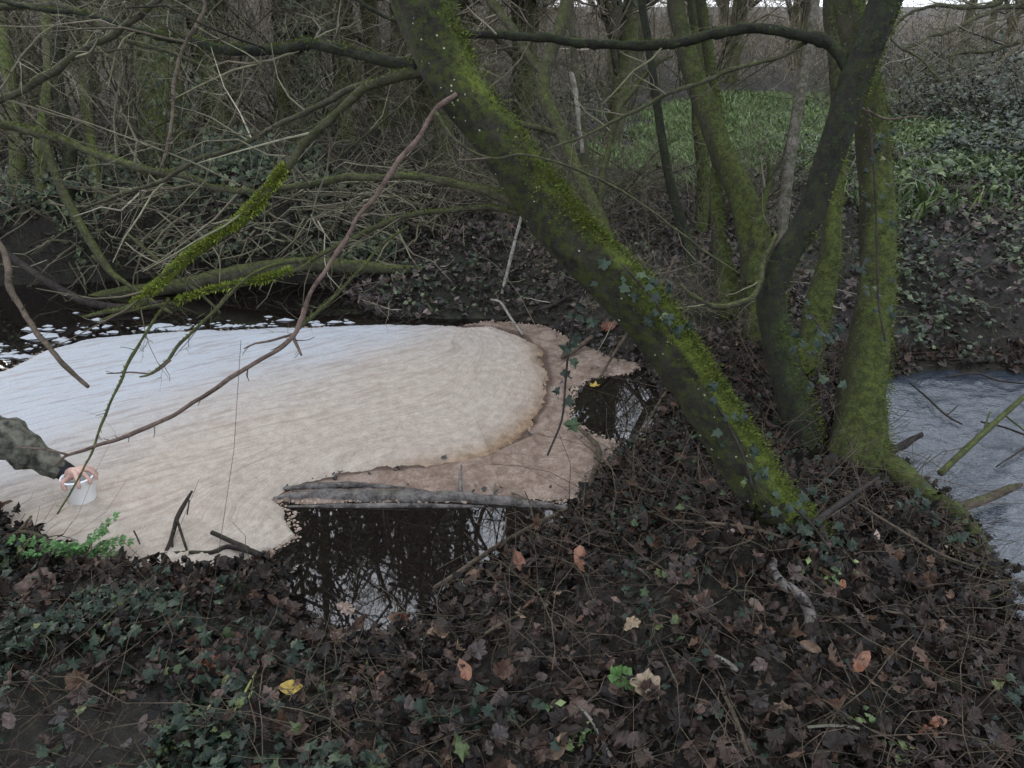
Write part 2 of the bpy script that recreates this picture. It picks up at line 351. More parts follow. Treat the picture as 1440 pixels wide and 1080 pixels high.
LEAFC = {'orange': (.20, .088, .05), 'russet': (.15, .06, .035), 'pink': (.10, .063, .048), 'tan': (.20, .15, .095), 'yellow': (.36, .25, .05), 'brown': (.058, .038, .031),
         'dull': (.036, .027, .024), 'green': (.07, .14, .035), 'lime': (.22, .24, .07), 'pale': (.26, .19, .15)}
for k, c in LEAFC.items(): mat['leaf_' + k] = plain('leaf_' + k, c, .5, .4, .3, 70)

def water(name, base, rough, bump_sc, bump_st, ior=1.6, vec=None):
    m = M(name); n = m.n('ShaderNodeMapping'); m.put(n.inputs[0], m.geo()['Position']); n.inputs['Scale'].default_value = (1, 1, 1)
    h = m.noise(bump_sc, 3, .5, n.outputs[0]); m.bump(h, bump_st, .01); return m.fin(base, rough, .5, IOR=ior)
mat['pool'] = water('pool_water', (.008, .006, .005), .015, 7, .015, 1.9)
mat['riffle'] = water('riffle_water', (.030, .038, .050), .09, 55, .6, 1.72)
def foam_mat():
    m = M('foam'); P = m.geo()['Position']; sx = m.n('ShaderNodeSeparateXYZ'); m.put(sx.inputs[0], P)
    e = m.attr('edge'); big = m.noise(.9, 4, .6); fine = m.noise(160, 4, .7); mid = m.noise(16, 5, .7)
    cb = m.n('ShaderNodeCombineXYZ'); m.put(cb.inputs[0], m.math('MULTIPLY', m.attr('fu'), 3.0)); m.put(cb.inputs[1], m.math('MULTIPLY', m.attr('fv'), 30.0))
    st = m.noise(1.0, 3, .55, cb.outputs[0], .4)
    t = m.math('ADD', m.smooth(m.math('SUBTRACT', sx.outputs[0], m.math('MULTIPLY', m.math('SUBTRACT', sx.outputs[1], 4.0), .9)), -2.9, -.5), m.math('MULTIPLY', m.math('SUBTRACT', big, .5), .8))   # dirt tan to the near right, bluish sky sheen painted far left
    clean_sheen = m.mix(m.smooth(fine, .25, .75), (.34, .355, .38), (.47, .485, .51))
    tan = m.mix(m.smooth(m.math('ADD', m.math('MULTIPLY', fine, .5), m.math('MULTIPLY', mid, .5)), .35, .65), (.31, .255, .205), (.47, .405, .34))
    col = m.mix(m.smooth(t, 0.0, 1.0), clean_sheen, tan)
    col = m.mix(m.math('MULTIPLY', m.smooth(st, .48, .66), .42), col, (.22, .165, .125))
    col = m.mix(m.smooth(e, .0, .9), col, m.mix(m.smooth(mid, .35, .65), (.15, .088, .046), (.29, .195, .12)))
    m.bump(m.math('ADD', m.math('MULTIPLY', fine, .5), m.math('ADD', mid, m.math('MULTIPLY', m.noise(55, 3), .8))), .6, .014)
    return m.fin(col, .75, .35)
mat['foam'] = foam_mat()
def scum_mat():
    m = M('scum'); a = m.noise(9, 6, .7, dist=1.0); b = m.noise(80, 5, .7)
    c = m.mix(m.smooth(a, .35, .62), m.mix(m.smooth(b, .3, .7), (.105, .066, .046), (.20, .14, .105)), m.mix(m.smooth(b, .3, .7), (.19, .135, .10), (.32, .245, .195)))
    rg = m.math('SINE', m.math('ADD', m.math('MULTIPLY', m.attr('ring'), 40.0), m.math('MULTIPLY', m.noise(5, 6), 22.0)))
    c = m.mix(m.math('MULTIPLY', m.smooth(rg, .0, 1.0), .35), c, (.095, .055, .036))
    c = m.mix(m.math('MULTIPLY', m.smooth(m.attr('edge'), .25, 1.0), .85), c, (.05, .028, .018))  # crease shade and dirt along the foam lip darkened into the colour
    m.bump(m.math('ADD', a, m.math('MULTIPLY', b, .5)), .6, .01); return m.fin(c, .7, .35)
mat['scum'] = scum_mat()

# ------------------------------------------------------------------ ground sheet
def snapedge(X, Y, Z, d, st):            # pull the cells just outside onto the outline
    gy, gx = np.gradient(d, st); g2 = gx * gx + gy * gy + 1e-9; out = (d <= 0) & (d > -1.6 * st)
    X = np.where(out, X - gx * d / g2, X); Y = np.where(out, Y - gy * d / g2, Y); return X, Y, Z, d > -1.5 * st
def fieldmesh(X, Y, Z, keep):
    ny, nx = X.shape; i = np.arange(ny - 1)[:, None] * nx; j = np.arange(nx - 1)[None]
    Q = np.stack([i + j, i + j + 1, i + j + nx + 1, i + j + nx], -1).reshape(-1, 4); V = np.c_[X.ravel(), Y.ravel(), Z.ravel()]
    k = keep.ravel(); Q = Q[k[Q].all(1)]; used = np.zeros(len(V), bool); used[Q] = True; idx = np.cumsum(used) - 1; return V[used], idx[Q], used
def axis(lo, f0, f1, hi, st, g=1.12):
    a = list(np.arange(f0, f1, st)); s = st
    while a[-1] < hi: s *= g; a.append(a[-1] + s)
    s = st
    while a[0] > lo: s *= g; a.insert(0, a[0] - s)
    return np.array(a)
def gridmesh(xs, ys, Z, keep=None):
    X, Y = np.meshgrid(xs, ys); nx, ny = len(xs), len(ys)
    i = np.arange(ny - 1)[:, None] * nx; j = np.arange(nx - 1)[None]
    Q = np.stack([i + j, i + j + 1, i + j + nx + 1, i + j + nx], -1).reshape(-1, 4)
    V = np.c_[X.ravel(), Y.ravel(), Z.ravel()]
    if keep is not None:
        k = keep.ravel(); Q = Q[k[Q].all(1)]; used = np.zeros(len(V), bool); used[Q] = True; idx = np.cumsum(used) - 1; V = V[used]; Q = idx[Q]; return V, Q, used
    return V, Q, None
xs = axis(-300, -3.6, 3.9, 300, .035, 1.09); ys = axis(-30, .9, 7.2, 400, .035, 1.07)
X, Y = np.meshgrid(xs, ys); Z = H(X, Y)
mb = MB(); V, Q, _ = gridmesh(xs, ys, Z); mb.add(V, Q, rnd=.5); g = mb.build('ground', mat['soil']); g['kind'] = 'structure'
# still water
mb = MB(); x = np.linspace(-14, 1.3, 8); y = np.linspace(1.2, 8.5, 6); V, Q, _ = gridmesh(x, y, np.zeros((6, 8))); mb.add(V, Q, rnd=.5)
mb.build('pond_water', mat['pool'])['kind'] = 'structure'
# stream: broken riffles as relief
x = np.arange(1.6, 7.5, .022); y = np.arange(.8, 5.2, .022); X, Y = np.meshgrid(x, y)
u = X * .8 + Y * .6; v = -X * .6 + Y * .8
Z = 0.007 * fbm(u * 3, v * 8, 31, 3) + .012 * fbm(u * 14, v * 30, 35, 3) + .005 * fbm(u * 28, v * 60, 44, 2) - .002
keep = (sdist(X, Y, STREAM) < .35); V, Q, _ = gridmesh(x, y, Z, keep); mb = MB(); mb.add(V, Q, rnd=.5); mb.build('stream_water', mat['riffle'])['kind'] = 'structure'

# foam sheet and scum
FOAM = poly([(-700, 600), (-200, 560), (0, 522), (60, 492), (130, 476), (250, 464), (420, 459), (560, 456), (690, 459), (735, 470), (765, 495), (775, 535), (764, 578), (735, 612),
             (690, 636), (630, 650), (550, 659), (480, 668), (430, 681), (382, 698), (405, 716), (416, 752), (350, 782), (300, 812), (240, 830), (150, 822), (60, 790), (-10, 745), (-100, 728), (-700, 715)], .02)
x = np.arange(-4.5, .6, .0125); y = np.arange(2.2, 6.0, .0125); X, Y = np.meshgrid(x, y)
d = -sdist(X, Y, FOAM) + .045 * fbm(X * 6, Y * 6, 61, 5)
ca, sa = math.cos(R(32)), math.sin(R(32)); u = X * ca + Y * sa; v = -X * sa + Y * ca
kf = np.exp(-(np.maximum(d, 0) / .30) ** 2) * sstep(-1.0, -.1, X + .5 * (4.2 - Y)); vf = v * (1 - kf) - np.maximum(d, 0) * kf * .9 + .05 * fbm(X * 1.3, Y * 1.3, 62, 3)
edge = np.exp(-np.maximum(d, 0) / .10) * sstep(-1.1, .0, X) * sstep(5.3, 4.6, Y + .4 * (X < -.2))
# ridges bend round with the lip
Z = .008 + .046 * (1 - np.exp(-np.maximum(d, 0) / .09)) + .004 * np.sin(d * 70 + 5 * fbm(X * 3, Y * 3, 65)) * np.exp(-np.maximum(d, 0) / .3) * sstep(-1.6, -.6, X) + .011 * fbm(u * 1.8, vf * 17, 64, 3) * sstep(0, .15, d) + .009 * fbm(u * 4.5, vf * 34, 67, 3) + .004 * fbm(X * 26, Y * 26, 71, 3) + .006 * np.exp(-((d - .12) / .04) ** 2) * (X > -1)
Xs, Ys, Zs, kp = snapedge(X, Y, np.where(d > 0, Z, .002), d, .0125); V, Q, used = fieldmesh(Xs, Ys, Zs, kp); mb = MB(); mb.add(V, Q, rnd=.5); fo = mb.build('foam_sheet', mat['foam'])
for nm_, ar_ in (('fu', u), ('fv', vf)): a = fo.data.attributes.new(nm_, 'FLOAT', 'POINT'); a.data.foreach_set('value', ar_.ravel()[used].astype(np.float32))
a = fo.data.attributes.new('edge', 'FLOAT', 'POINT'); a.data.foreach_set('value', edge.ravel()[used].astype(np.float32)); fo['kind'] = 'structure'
fo['label'] = 'thick pale foam covering the pond'
SCUM = poly([(560, 480), (690, 452), (765, 460), (805, 480), (850, 500), (905, 512), (885, 524), (835, 530), (806, 548), (800, 590), (828, 610), (872, 626), (850, 655), (835, 690), (800, 706), (700, 704),
             (560, 703), (430, 706), (386, 700), (440, 660), (640, 600)])
x = np.arange(-1.4, 1.1, .014); y = np.arange(2.6, 5.8, .014); X, Y = np.meshgrid(x, y)
d = -sdist(X, Y, SCUM) + .05 * fbm(X * 6, Y * 6, 81, 4); dl = sdist(X, Y, FOAM)
Z = .004 + .012 * (1 - np.exp(-np.maximum(d, 0) / .03)) + .010 * fbm(X * 9, Y * 14, 83, 4) + .006 * fbm(X * 40, Y * 40, 85, 3) + .010 * np.sin(np.maximum(dl, 0) * 42 + 3 * fbm(X * 3, Y * 3, 88)) * np.exp(-np.maximum(dl, 0) / .12)
Z = np.maximum(Z, .003)
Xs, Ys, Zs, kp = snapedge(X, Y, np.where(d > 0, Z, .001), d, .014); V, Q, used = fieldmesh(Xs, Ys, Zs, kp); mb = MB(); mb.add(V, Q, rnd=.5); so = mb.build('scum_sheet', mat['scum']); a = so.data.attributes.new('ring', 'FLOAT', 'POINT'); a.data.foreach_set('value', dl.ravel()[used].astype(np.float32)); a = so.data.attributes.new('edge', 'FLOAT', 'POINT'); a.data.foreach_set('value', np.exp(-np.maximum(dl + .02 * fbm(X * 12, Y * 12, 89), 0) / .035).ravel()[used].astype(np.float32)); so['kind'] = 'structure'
# foam flecks drifting off the far edge
mb = MB(); fl = []
for k in range(230):
    t = rng.random() ** 1.7; px = -60 + 560 * t; py = np.interp(px, [-60, 0, 60, 130, 250, 420, 560], [540, 520, 490, 474, 462, 457, 455]) - abs(rng.normal(0, 5 + 9 * (px < 200))); fl.append(onz(px, py, .006))
fl = np.array(fl); sz = rng.exponential(.014, len(fl)) + .006; 
for p, s_ in zip(fl, sz):
    th = np.linspace(0, 2 * np.pi, 8)[:-1]; rr = s_ * rng.uniform(.35, 1.3, 7); V = np.c_[p[0] + rr * np.cos(th) * 1.3, p[1] + rr * np.sin(th) * .6, np.full(7, .003)]
    mb.add(np.vstack([V, [p[0], p[1], .003 + s_ * .35]]), None, [(7, k, (k + 1) % 7) for k in range(7)], .5)
o = mb.build('foam_flecks', mat['foam']); o['kind'] = 'stuff'; o['label'] = 'small foam flecks along the far edge of the foam'

# froth: bubbles and lumps along every foam and scum edge, and scraps of leaf caught in it
def froth(Pg, n, sp, rlo, rhi, m_, label, z0, mx=None):
    e0 = rng.integers(0, len(Pg), n); seg = np.linalg.norm(np.roll(Pg, -1, 0) - Pg, axis=1); e0 = rng.choice(len(Pg), n, p=seg / seg.sum()); t = rng.random(n)[:, None]
    p = Pg[e0] * (1 - t) + np.roll(Pg, -1, 0)[e0] * t + rng.normal(0, sp, (n, 2)); p = p[(p[:, 0] > -3.5) & (sdist(p[:, 0], p[:, 1], POND) < .02)]; n = len(p)
    r_ = np.minimum(rlo + rng.exponential(rhi, n), .012); hexa = np.linspace(0, 2 * np.pi, 7)[:-1]; V0 = np.vstack([np.c_[np.cos(hexa), np.sin(hexa), np.zeros(6)], np.c_[.6 * np.cos(hexa + .5), .6 * np.sin(hexa + .5), np.full(6, .62)], [[0, 0, .82]]])
    Q0 = np.array([[k, (k + 1) % 6, 6 + (k + 1) % 6, 6 + k] for k in range(6)]); T0 = np.array([[12, 6 + k, 6 + (k + 1) % 6] for k in range(6)])
    V = np.c_[p, np.full(n, z0)][:, None] + V0[None] * r_[:, None, None] * [1, 1, .8]; o_ = (np.arange(n) * 13)[:, None, None]; mb = MB(); mb.add(V.reshape(-1, 3), (Q0[None] + o_).reshape(-1, 4), (T0[None] + o_).reshape(-1, 3), .5)
    tag(mb.build('froth', mat[m_]), label, 'froth', kind='stuff')
mat['froth_tan'] = plain('froth_tan', (.27, .20, .15), .6, .4)
froth(FOAM, 4500, .014, .002, .0028, 'froth_tan', 'beige froth bubbles along the foam edge', .004)
froth(SCUM, 3600, .014, .002, .0028, 'froth_tan', 'brown froth bubbles along the scum edge', .003)
# ------------------------------------------------------------------ trees
def pathpx(pts):                          # (px,py,width_px,depth)
    P = [at(a, b, d) for a, b, w_, d in pts]; Rr = [w_ * .5 * .75 * d / FPX for a, b, w_, d in pts]; return P, Rr
def dlin(pts, d0, d1):                    # spread depth evenly by distance along the picture path
    s = np.r_[0, np.cumsum([math.hypot(pts[i + 1][0] - pts[i][0], pts[i + 1][1] - pts[i][1]) for i in range(len(pts) - 1)])]; s /= s[-1]
    return [(a, b, w_, d0 + (d1 - d0) * t) for (a, b, w_), t in zip(pts, s)]
def mossfuzz(root, surf, n, mdir, length=.010, thr=.1, m='mossblade', name='moss', seed=0):
    V = np.concatenate([s[0] for s in surf]); N = np.concatenate([s[1] for s in surf]); Rr = np.concatenate([s[2] for s in surf])
    wgt = np.clip((N @ nrm(np.array(mdir, float))) - thr + 1.2 * fbm(V[:, 0] * 9 + V[:, 2] * 7, V[:, 1] * 9 + V[:, 2] * 4, 50 + seed), 0, 1) ** 1.6 * Rr
    if wgt.sum() <= 0: return
    idx = rng.choice(len(V), n, p=wgt / wgt.sum()); base = V[idx] + rng.normal(0, 1, (n, 3)) * (Rr[idx] * .16)[:, None]
    base = base + N[idx] * 0; dd = nrm(N[idx] + rng.normal(0, .55, (n, 3)))
    L = length * rng.uniform(.5, 1.6, n); sd_ = nrm(np.cross(dd, rng.normal(size=(n, 3)))) * (L * .28)[:, None]
    W = np.stack([base - sd_ - N[idx] * L[:, None] * .3, base + sd_ - N[idx] * L[:, None] * .3, base + dd * L[:, None]], 1)
    mb = MB(); mb.add(W.reshape(-1, 3), None, np.arange(n * 3).reshape(-1, 3), np.repeat(rng.random(n), 3)); mb.build(name, mat[m], root, smooth=False, kind='stuff')
def poly2batch(P, Rr, n=9):              # resample a limb as one batch row
    P = np.asarray(P); s = np.r_[0, np.cumsum(np.linalg.norm(np.diff(P, axis=0), axis=1))]; t = np.linspace(0, s[-1], n)
    return np.stack([np.interp(t, s, P[:, k]) for k in range(3)], 1)[None], np.interp(t, s, Rr)[None], np.array([s[-1]])
def twigset(mb, limbs, k1, k2=0, k3=0, ls=(.25, .5), grav=0., up=0.1, t0=.15, maxr=.006):
    for P, Rr in limbs:
        p, r, L = poly2batch(P, Rr); kk = max(1, int(k1 * min(L[0], 3)))
        L = np.minimum(L, 2.0)
        p1, r1, L1 = offshoots(p, r, L, kk, ls=ls, t0=t0, rs=.4, grav=grav, up=up); r1 = np.minimum(r1, maxr * 1.8); btubes(mb, p1, r1, 4)
        if k2:
            p2, r2, L2 = offshoots(p1, r1, L1, k2, ls=(.3, .7), rs=.6, grav=grav); btubes(mb, p2, np.minimum(r2, maxr), 3)
            if k3: p3, r3, L3 = offshoots(p2, r2, L2, k3, ls=(.3, .7), rs=.7); btubes(mb, p3, np.minimum(r3, maxr * .6), 3)
def tree(name, label, trunk, m='bark_moss', limbs=(), cat='tree', group=None, lump=.18, sides=20, step=.03, mb_m='branch', fuzz=0, fdir=(.3, -.3, .6), tw=None, tmat='twigs', extra=(), roots=(), ftr=.1, fl=.010):
    """trunk: (P,R) ; limbs: list of (P,R,matname) each a branch part ; extra: crown limbs grown above the frame"""
    P, Rr = trunk; root = empty(name, P[0], label, cat, group); surf = []; moss_s = []; spur = MB()
    mb = MB(); a, b = spline(P, Rr, step); tube(mb, a, b, sides, lump, 7, random.randint(0, 99), surf=surf)
    mb.build('trunk', mat[m], root)
    alll = [(a[int(len(a) * .45):], b[int(len(a) * .45):])]
    for L in limbs:
        mm = L[2] if len(L) > 2 else mb_m; q = MB(); a, b = spline(L[0], L[1], .016); s2 = []; sl = np.r_[0, np.cumsum(np.linalg.norm(np.diff(a, axis=0), axis=1))]; so_ = rng.random() * 50
        wv = np.stack([fbm(sl * 7 + so_, sl * 0 + k_, 300 + k_, 3) for k_ in range(3)], 1); a = a + wv * np.minimum(b * 1.5 + .003, .016)[:, None] * np.minimum(sl / .1, 1)[:, None]
        b = b * (1 + .28 * np.clip(fbm(sl * 16 + so_, sl * 0, 320, 2), -.3, 1) + .22 * (fbm(sl * 30, sl * 0 + so_, 330, 1) > .33))
        tube(q, a, b, 9, .3, 16, random.randint(0, 99), surf=s2); br = q.build('branch', mat[mm], root); alll.append((a, b))
        if mm in ('branch_moss', 'bark_dark') and len(s2[0][0]) > 100: moss_s.append(s2[0])
        p_, r_, L_ = poly2batch(a, b, 14); ns = max(3, int(L_[0] * 16)); pp_, rr_, _l = offshoots(p_, r_, np.array([.07]), ns, ls=(.15, 1.0), rs=.35, t0=.08, n=4, ang=(35, 80)); btubes(spur, pp_, np.clip(rr_, .001, .0028), 4)
    for L in roots:
        q = MB(); a, b = spline(L[0], L[1], .03); tube(q, a, b, 14, .3, 9, random.randint(0, 99), surf=surf); q.build('root', mat[m], root)
    for P_, R_ in extra:
        q = MB(); a, b = spline(P_, R_, .12); tube(q, a, b, 7, .1, 6, 3); q.build('branch', mat[mb_m], root); alll.append((a, b))
    if moss_s: mossfuzz(root, moss_s, 900 * len(moss_s), (0, -.1, 1), .006, .25, name='branch_moss')
    if spur.n: spur.build('spurs', mat['branch'], root, kind='stuff')
    if fuzz: mossfuzz(root, surf, fuzz, fdir, fl, ftr)
    if tw:
        q = MB(); sel = alll if tw.get('trunk', 1) else alll[1:]; no = tw.pop('only', None)
        if no is not None: sel = [sel[i] for i in no] + sel[len(limbs):]
        twigset(q, sel, *tw['k'], **{k: v for k, v in tw.items() if k not in ('k', 'trunk')}); q.build('twigs', mat[tmat], root, kind='stuff')
    return root, alll
def ext(P, Rr, offs, rs):                # continue a path in world space beyond the frame
    p = np.array(P[-1]); P = list(P); Rr = list(Rr)
    for o, r_ in zip(offs, rs): p = p + np.array(o); P.append(p.copy()); Rr.append(r_)
    return P, Rr
def crownlimbs(top, n, L, r, spread=.9, seed=0):
    out = []
    for k in range(n):
        a = rng.random() * 2 * np.pi; D = np.array([[math.cos(a) * spread, math.sin(a) * spread, rng.uniform(.3, 1.2)]])
        s = np.array(top) + np.array([0, 0, -rng.random() * .8]); p, rr = grow(s[None], D, np.array([L * rng.uniform(.6, 1.2)]), np.array([r]), 6, .18, .03); out.append((p[0], rr[0]))
    return out

# 1 the leaning tree
b0 = G(1118, 752); db = depth(b0)
pts = [(1150, 800, 100), (1118, 752, 92), (1068, 690, 88), (1022, 615, 86), (975, 538, 88), (920, 458, 92), (860, 392, 94), (800, 332, 92), (748, 262, 90), (695, 190, 88), (640, 118, 92), (606, 40, 98), (578, -50, 100)]
pts = dlin(pts, db + .03, 2.45); P, Rr = pathpx(pts)
P, Rr = ext(P, Rr, [(-.1, .15, .5), (.05, .2, .7), (-.1, .2, .9), (.1, .1, .9)], [.09, .075, .05, .03])
def dl(pts, d0, d1, m='branch'): p, r_ = pathpx(dlin(pts, d0, d1)); return (p, r_, m)
limbs = [
 dl([(590, 92, 28), (540, 88, 24), (490, 72, 20), (440, 63, 18), (395, 70, 20), (345, 72, 20), (300, 66, 19), (262, 58, 17), (215, 48, 13), (150, 28, 10), (60, 12, 8), (-60, -10, 5)], 2.55, 3.6, 'bark_dark'),
 dl([(598, 100, 24), (545, 110, 22), (515, 120, 20), (478, 150, 15), (440, 192, 15), (402, 236, 14), (372, 276, 14), (340, 310, 14), (308, 332, 14), (262, 365, 13), (225, 400, 12), (190, 428, 12), (150, 440, 9), (118, 446, 5)], 2.55, 2.9, 'branch_moss'),
 dl([(540, 112, 16), (490, 128, 11), (430, 158, 9), (385, 182, 9), (335, 208, 9), (285, 225, 8), (240, 246, 8), (190, 266, 7), (150, 280, 6), (118, 292, 3)], 2.6, 3.1, 'branch'),
 dl([(730, 288, 20), (700, 272, 18), (650, 258, 16), (600, 251, 14), (540, 249, 13), (470, 254, 13), (400, 264, 12), (350, 268, 12), (290, 257, 12), (235, 244, 13), (170, 228, 14), (110, 205, 14), (60, 190, 15), (0, 173, 16), (-90, 160, 16)], 2.65, 3.3, 'branch_moss'),
 dl([(735, 300, 14), (700, 294, 10), (650, 293, 9), (600, 300, 9), (550, 312, 9), (500, 332, 9), (460, 352, 9), (410, 382, 8), (360, 396, 8), (300, 408, 7), (250, 424, 7), (200, 432, 6), (140, 450, 4)], 2.68, 3.0, 'branch_moss'),
 dl([(440, 364, 8), (385, 372, 7), (345, 392, 7), (318, 418, 6), (285, 452, 6), (258, 482, 6), (240, 506, 6), (215, 524, 5), (196, 530, 3)], 2.9, 2.7, 'branch_moss'),
 dl([(240, 506, 5), (215, 524, 4), (182, 523, 3), (150, 525, 2)], 2.72, 2.7, 'twig_brown'),
 dl([(238, 420, 5), (205, 470, 5), (182, 512, 6), (165, 545, 5), (148, 585, 5), (135, 625, 5), (112, 670, 4), (82, 722, 3)], 2.9, 2.55, 'branch_moss'),
 dl([(642, 132, 8), (612, 157, 9), (590, 190, 9), (556, 236, 9), (528, 280, 8), (502, 312, 8), (478, 350, 8), (455, 385, 8), (432, 428, 9), (412, 474, 9), (375, 500, 9), (318, 536, 9), (270, 566, 9), (235, 586, 8), (185, 610, 8), (130, 628, 7), (92, 640, 6), (75, 655, 3)], 2.42, 2.25, 'twig_brown'),
 dl([(412, 474, 7), (424, 500, 4)], 2.37, 2.35, 'twig_brown'),
 dl([(412, 470, 5), (385, 478, 4), (360, 482, 4), (344, 490, 2)], 2.37, 2.35, 'twig_brown'),
 dl([(95, 639, 4), (65, 632, 4), (20, 628, 2)], 2.25, 2.2, 'twig_brown'),
 dl([(420, 462, 7), (450, 435, 7), (478, 415, 7), (500, 385, 6), (535, 345, 5), (575, 320, 4)], 2.7, 2.9, 'branch_moss'),
 dl([(612, 157, 8), (640, 197, 6), (690, 222, 6), (740, 219, 5), (800, 232, 5), (860, 262, 5), (920, 300, 4), (980, 345, 4), (1040, 385, 3)], 2.39, 2.42, 'branch'),
 dl([(690, 222, 5), (655, 226, 4), (645, 226, 3)], 2.39, 2.38, 'stick'),
]
lean, leanl = tree('leaning_tree', 'thick mossy trunk leaning left over the foam with bare branches reaching left', (P, Rr), 'bark_lean', limbs, lump=.17, sides=40, step=.014,
    fuzz=42000, fdir=(.8, -.1, .55), ftr=.28, fl=.0075, tw=dict(k=(5, 3, 2), maxr=.003, ls=(.15, .4), trunk=0, only=[0, 1, 2, 3, 4]), extra=crownlimbs(P[-1], 8, 2.4, .03))
# bright moss sleeves on its second branch
q = MB(); a, b = spline(limbs[1][0][5:12], limbs[1][1][5:12], .012); sf = []; tube(q, a, np.array(b) * (.95 + .42 * np.sin(np.linspace(.02, .98, len(b)) * np.pi) ** .6 * (1 + .35 * fbm(np.arange(len(b)) * .13, np.zeros(len(b)), 77, 2))), 12, .5, 30, 4, surf=sf)
q.build('moss_sleeve', mat['mossbright'], lean); mossfuzz(lean, sf, 9000, (.2, -.3, .8), .010, -.5, 'mossbright', 'moss_tufts')
q = MB(); a, b = spline(limbs[4][0][7:11], limbs[4][1][7:11], .012); sf = []; tube(q, a, np.array(b) * 1.1, 8, .4, 30, 4, surf=sf); q.build('moss_sleeve', mat['branch_moss'], lean); mossfuzz(lean, sf, 1800, (.2, -.3, .8), .014, -.5, 'mossbright', 'moss_tufts')

# 2 the right-hand stems on the spit
def gd(px, py): return depth(G(px, py))
dB = gd(1205, 665)
P, Rr = pathpx([(1205, 690, 150, dB), (1203, 655, 122, dB), (1208, 600, 100, dB + .02), (1213, 545, 88, dB + .04), (1222, 480, 76, dB + .08), (1233, 400, 66, dB + .1), (1234, 320, 64, dB + .15), (1229, 230, 60, dB + .2), (1220, 140, 56, dB + .25), (1203, 60, 56, dB + .3), (1190, -30, 58, dB + .35)])
P, Rr = ext(P, Rr, [(-.1, .1, .7), (.1, .1, .9), (0, .1, 1.0), (.1, 0, 1.0)], [.085, .07, .05, .03])
roots = [([at(1215, 650, dB), at(1262, 672, dB - .1), at(1300, 700, dB - .18), at(1345, 728, dB - .25), at(1385, 790, dB - .42), at(1400, 850, dB - .6)], [.09, .07, .06, .055, .045, .02]),
         ([at(1185, 650, dB), at(1150, 690, dB - .1), at(1130, 730, dB - .25)], [.08, .05, .02])]
tB, _ = tree('mossy_tree', 'upright mossy tree at the stream edge with wide green foot and root', (P, Rr), 'bark_moss', [], sides=32, step=.02, roots=roots, fuzz=26000, fdir=(.3, -.6, .2), ftr=-.1, fl=.007,
     tw=dict(k=(3, 3, 2), maxr=.003), extra=crownlimbs(P[-1], 7, 2.2, .03))
dA = gd(1130, 625)
P, Rr = pathpx([(1136, 650, 78, dA), (1130, 610, 66, dA), (1112, 545, 60, dA), (1092, 470, 56, dA + .02), (1084, 415, 54, dA + .02), (1104, 362, 52, dA), (1136, 310, 52, dA - .02), (1160, 240, 52, dA - .05), (1182, 175, 54, dA - .08), (1204, 110, 56, dA - .1), (1228, 50, 58, dA - .12), (1258, -30, 60, dA - .15)])
P, Rr = ext(P, Rr, [(.15, 0, .5), (.2, .1, .8), (.1, .1, .9), (.2, 0, .8)], [.075, .06, .045, .03])
limbs = [dl([(1212, 128, 30), (1196, 104, 26), (1182, 78, 22), (1152, 58, 21), (1115, 46, 20), (1060, 40, 18), (1005, 46, 20), (960, 58, 18), (900, 62, 18), (850, 64, 17), (800, 58, 16), (740, 52, 15), (690, 48, 14), (640, 44, 13), (560, 30, 9), (500, 0, 6)], dA - .1, dA + .3, 'bark_dark'),
         dl([(1135, 58, 10), (1085, 82, 8), (1030, 100, 8), (960, 124, 8), (905, 150, 7), (850, 178, 6), (770, 212, 4)], dA, dA + .1, 'branch'),
         dl([(1092, 330, 9), (1078, 360, 10), (1068, 400, 12), (1045, 425, 12), (1010, 432, 10), (975, 418, 8), (955, 402, 5)], dA, dA - .15, 'branch'),
         dl([(1205, 150, 6), (1250, 165, 4), (1300, 165, 3)], dA - .1, dA, 'stick')]
tA, _ = tree('dark_tree', 'dark curved tree leaning right with a long arching branch reaching left', (P, Rr), 'bark_dark', limbs, sides=30, step=.02, fuzz=5000, fdir=(.6, -.3, .1), ftr=.35, tw=dict(k=(3, 3, 2), maxr=.003, trunk=0, ls=(.2, .4)), extra=crownlimbs(P[-1], 6, 2.2, .03))
def ivy_mass(root, pts, rad, n, m='ivy_far', size=(.04, .08)):
    a, b = spline(pts, [rad] * len(pts), .05); i = rng.integers(0, len(a), n); N = nrm(rng.normal(size=(n, 3)) * [1, 1, .2]); p = a[i] + N * rad * rng.uniform(.8, 1.5, n)[:, None]
    mb = MB(); scatter(mb, T_IVY, p, N + [0, 0, .5], rng.uniform(*size, n)); mb.build('ivy_leaves', mat[m], root, smooth=False, kind='stuff')
def simple(name, label, pts, base, d0off, d1off, m='bark_moss', limbs=(), up=(0, .1, 1.0), nup=4, crown=5, fuzz=0, tw=(3, 3, 2), cat='tree', group=None, fdir=(.3, -.4, .3), sides=14, clen=2.0, ivy=0):
    d = gd(*base); P, Rr = pathpx(dlin(pts, d + d0off, d + d1off))
    if nup: P, Rr = ext(P, Rr, [tuple(np.array(up) + rng.normal(0, .12, 3)) for k in range(nup)], list(np.linspace(Rr[-1] * .85, .02, nup)))
    np_ = len(P) - 1 - (nup or 0)
    rt = tree(name, label, (P, Rr), m, [dl(p, d + a, d + b, mm) for p, a, b, mm in limbs], sides=sides, step=.04, fuzz=fuzz, fdir=fdir, ftr=-.1, fl=.010, cat=cat, group=group, tw=dict(k=tw, maxr=.004) if tw else None, extra=crownlimbs(P[-1], crown, clen, .025) if crown else ())
    if name != 'young_tree' and nup: ivy_mass(rt[0], [P[np_ + 1], P[np_ + 2], P[np_ + 3]], .24, 1300, size=(.05, .10))  # unseen ivy added above the frame to darken the pool's reflection
    return rt
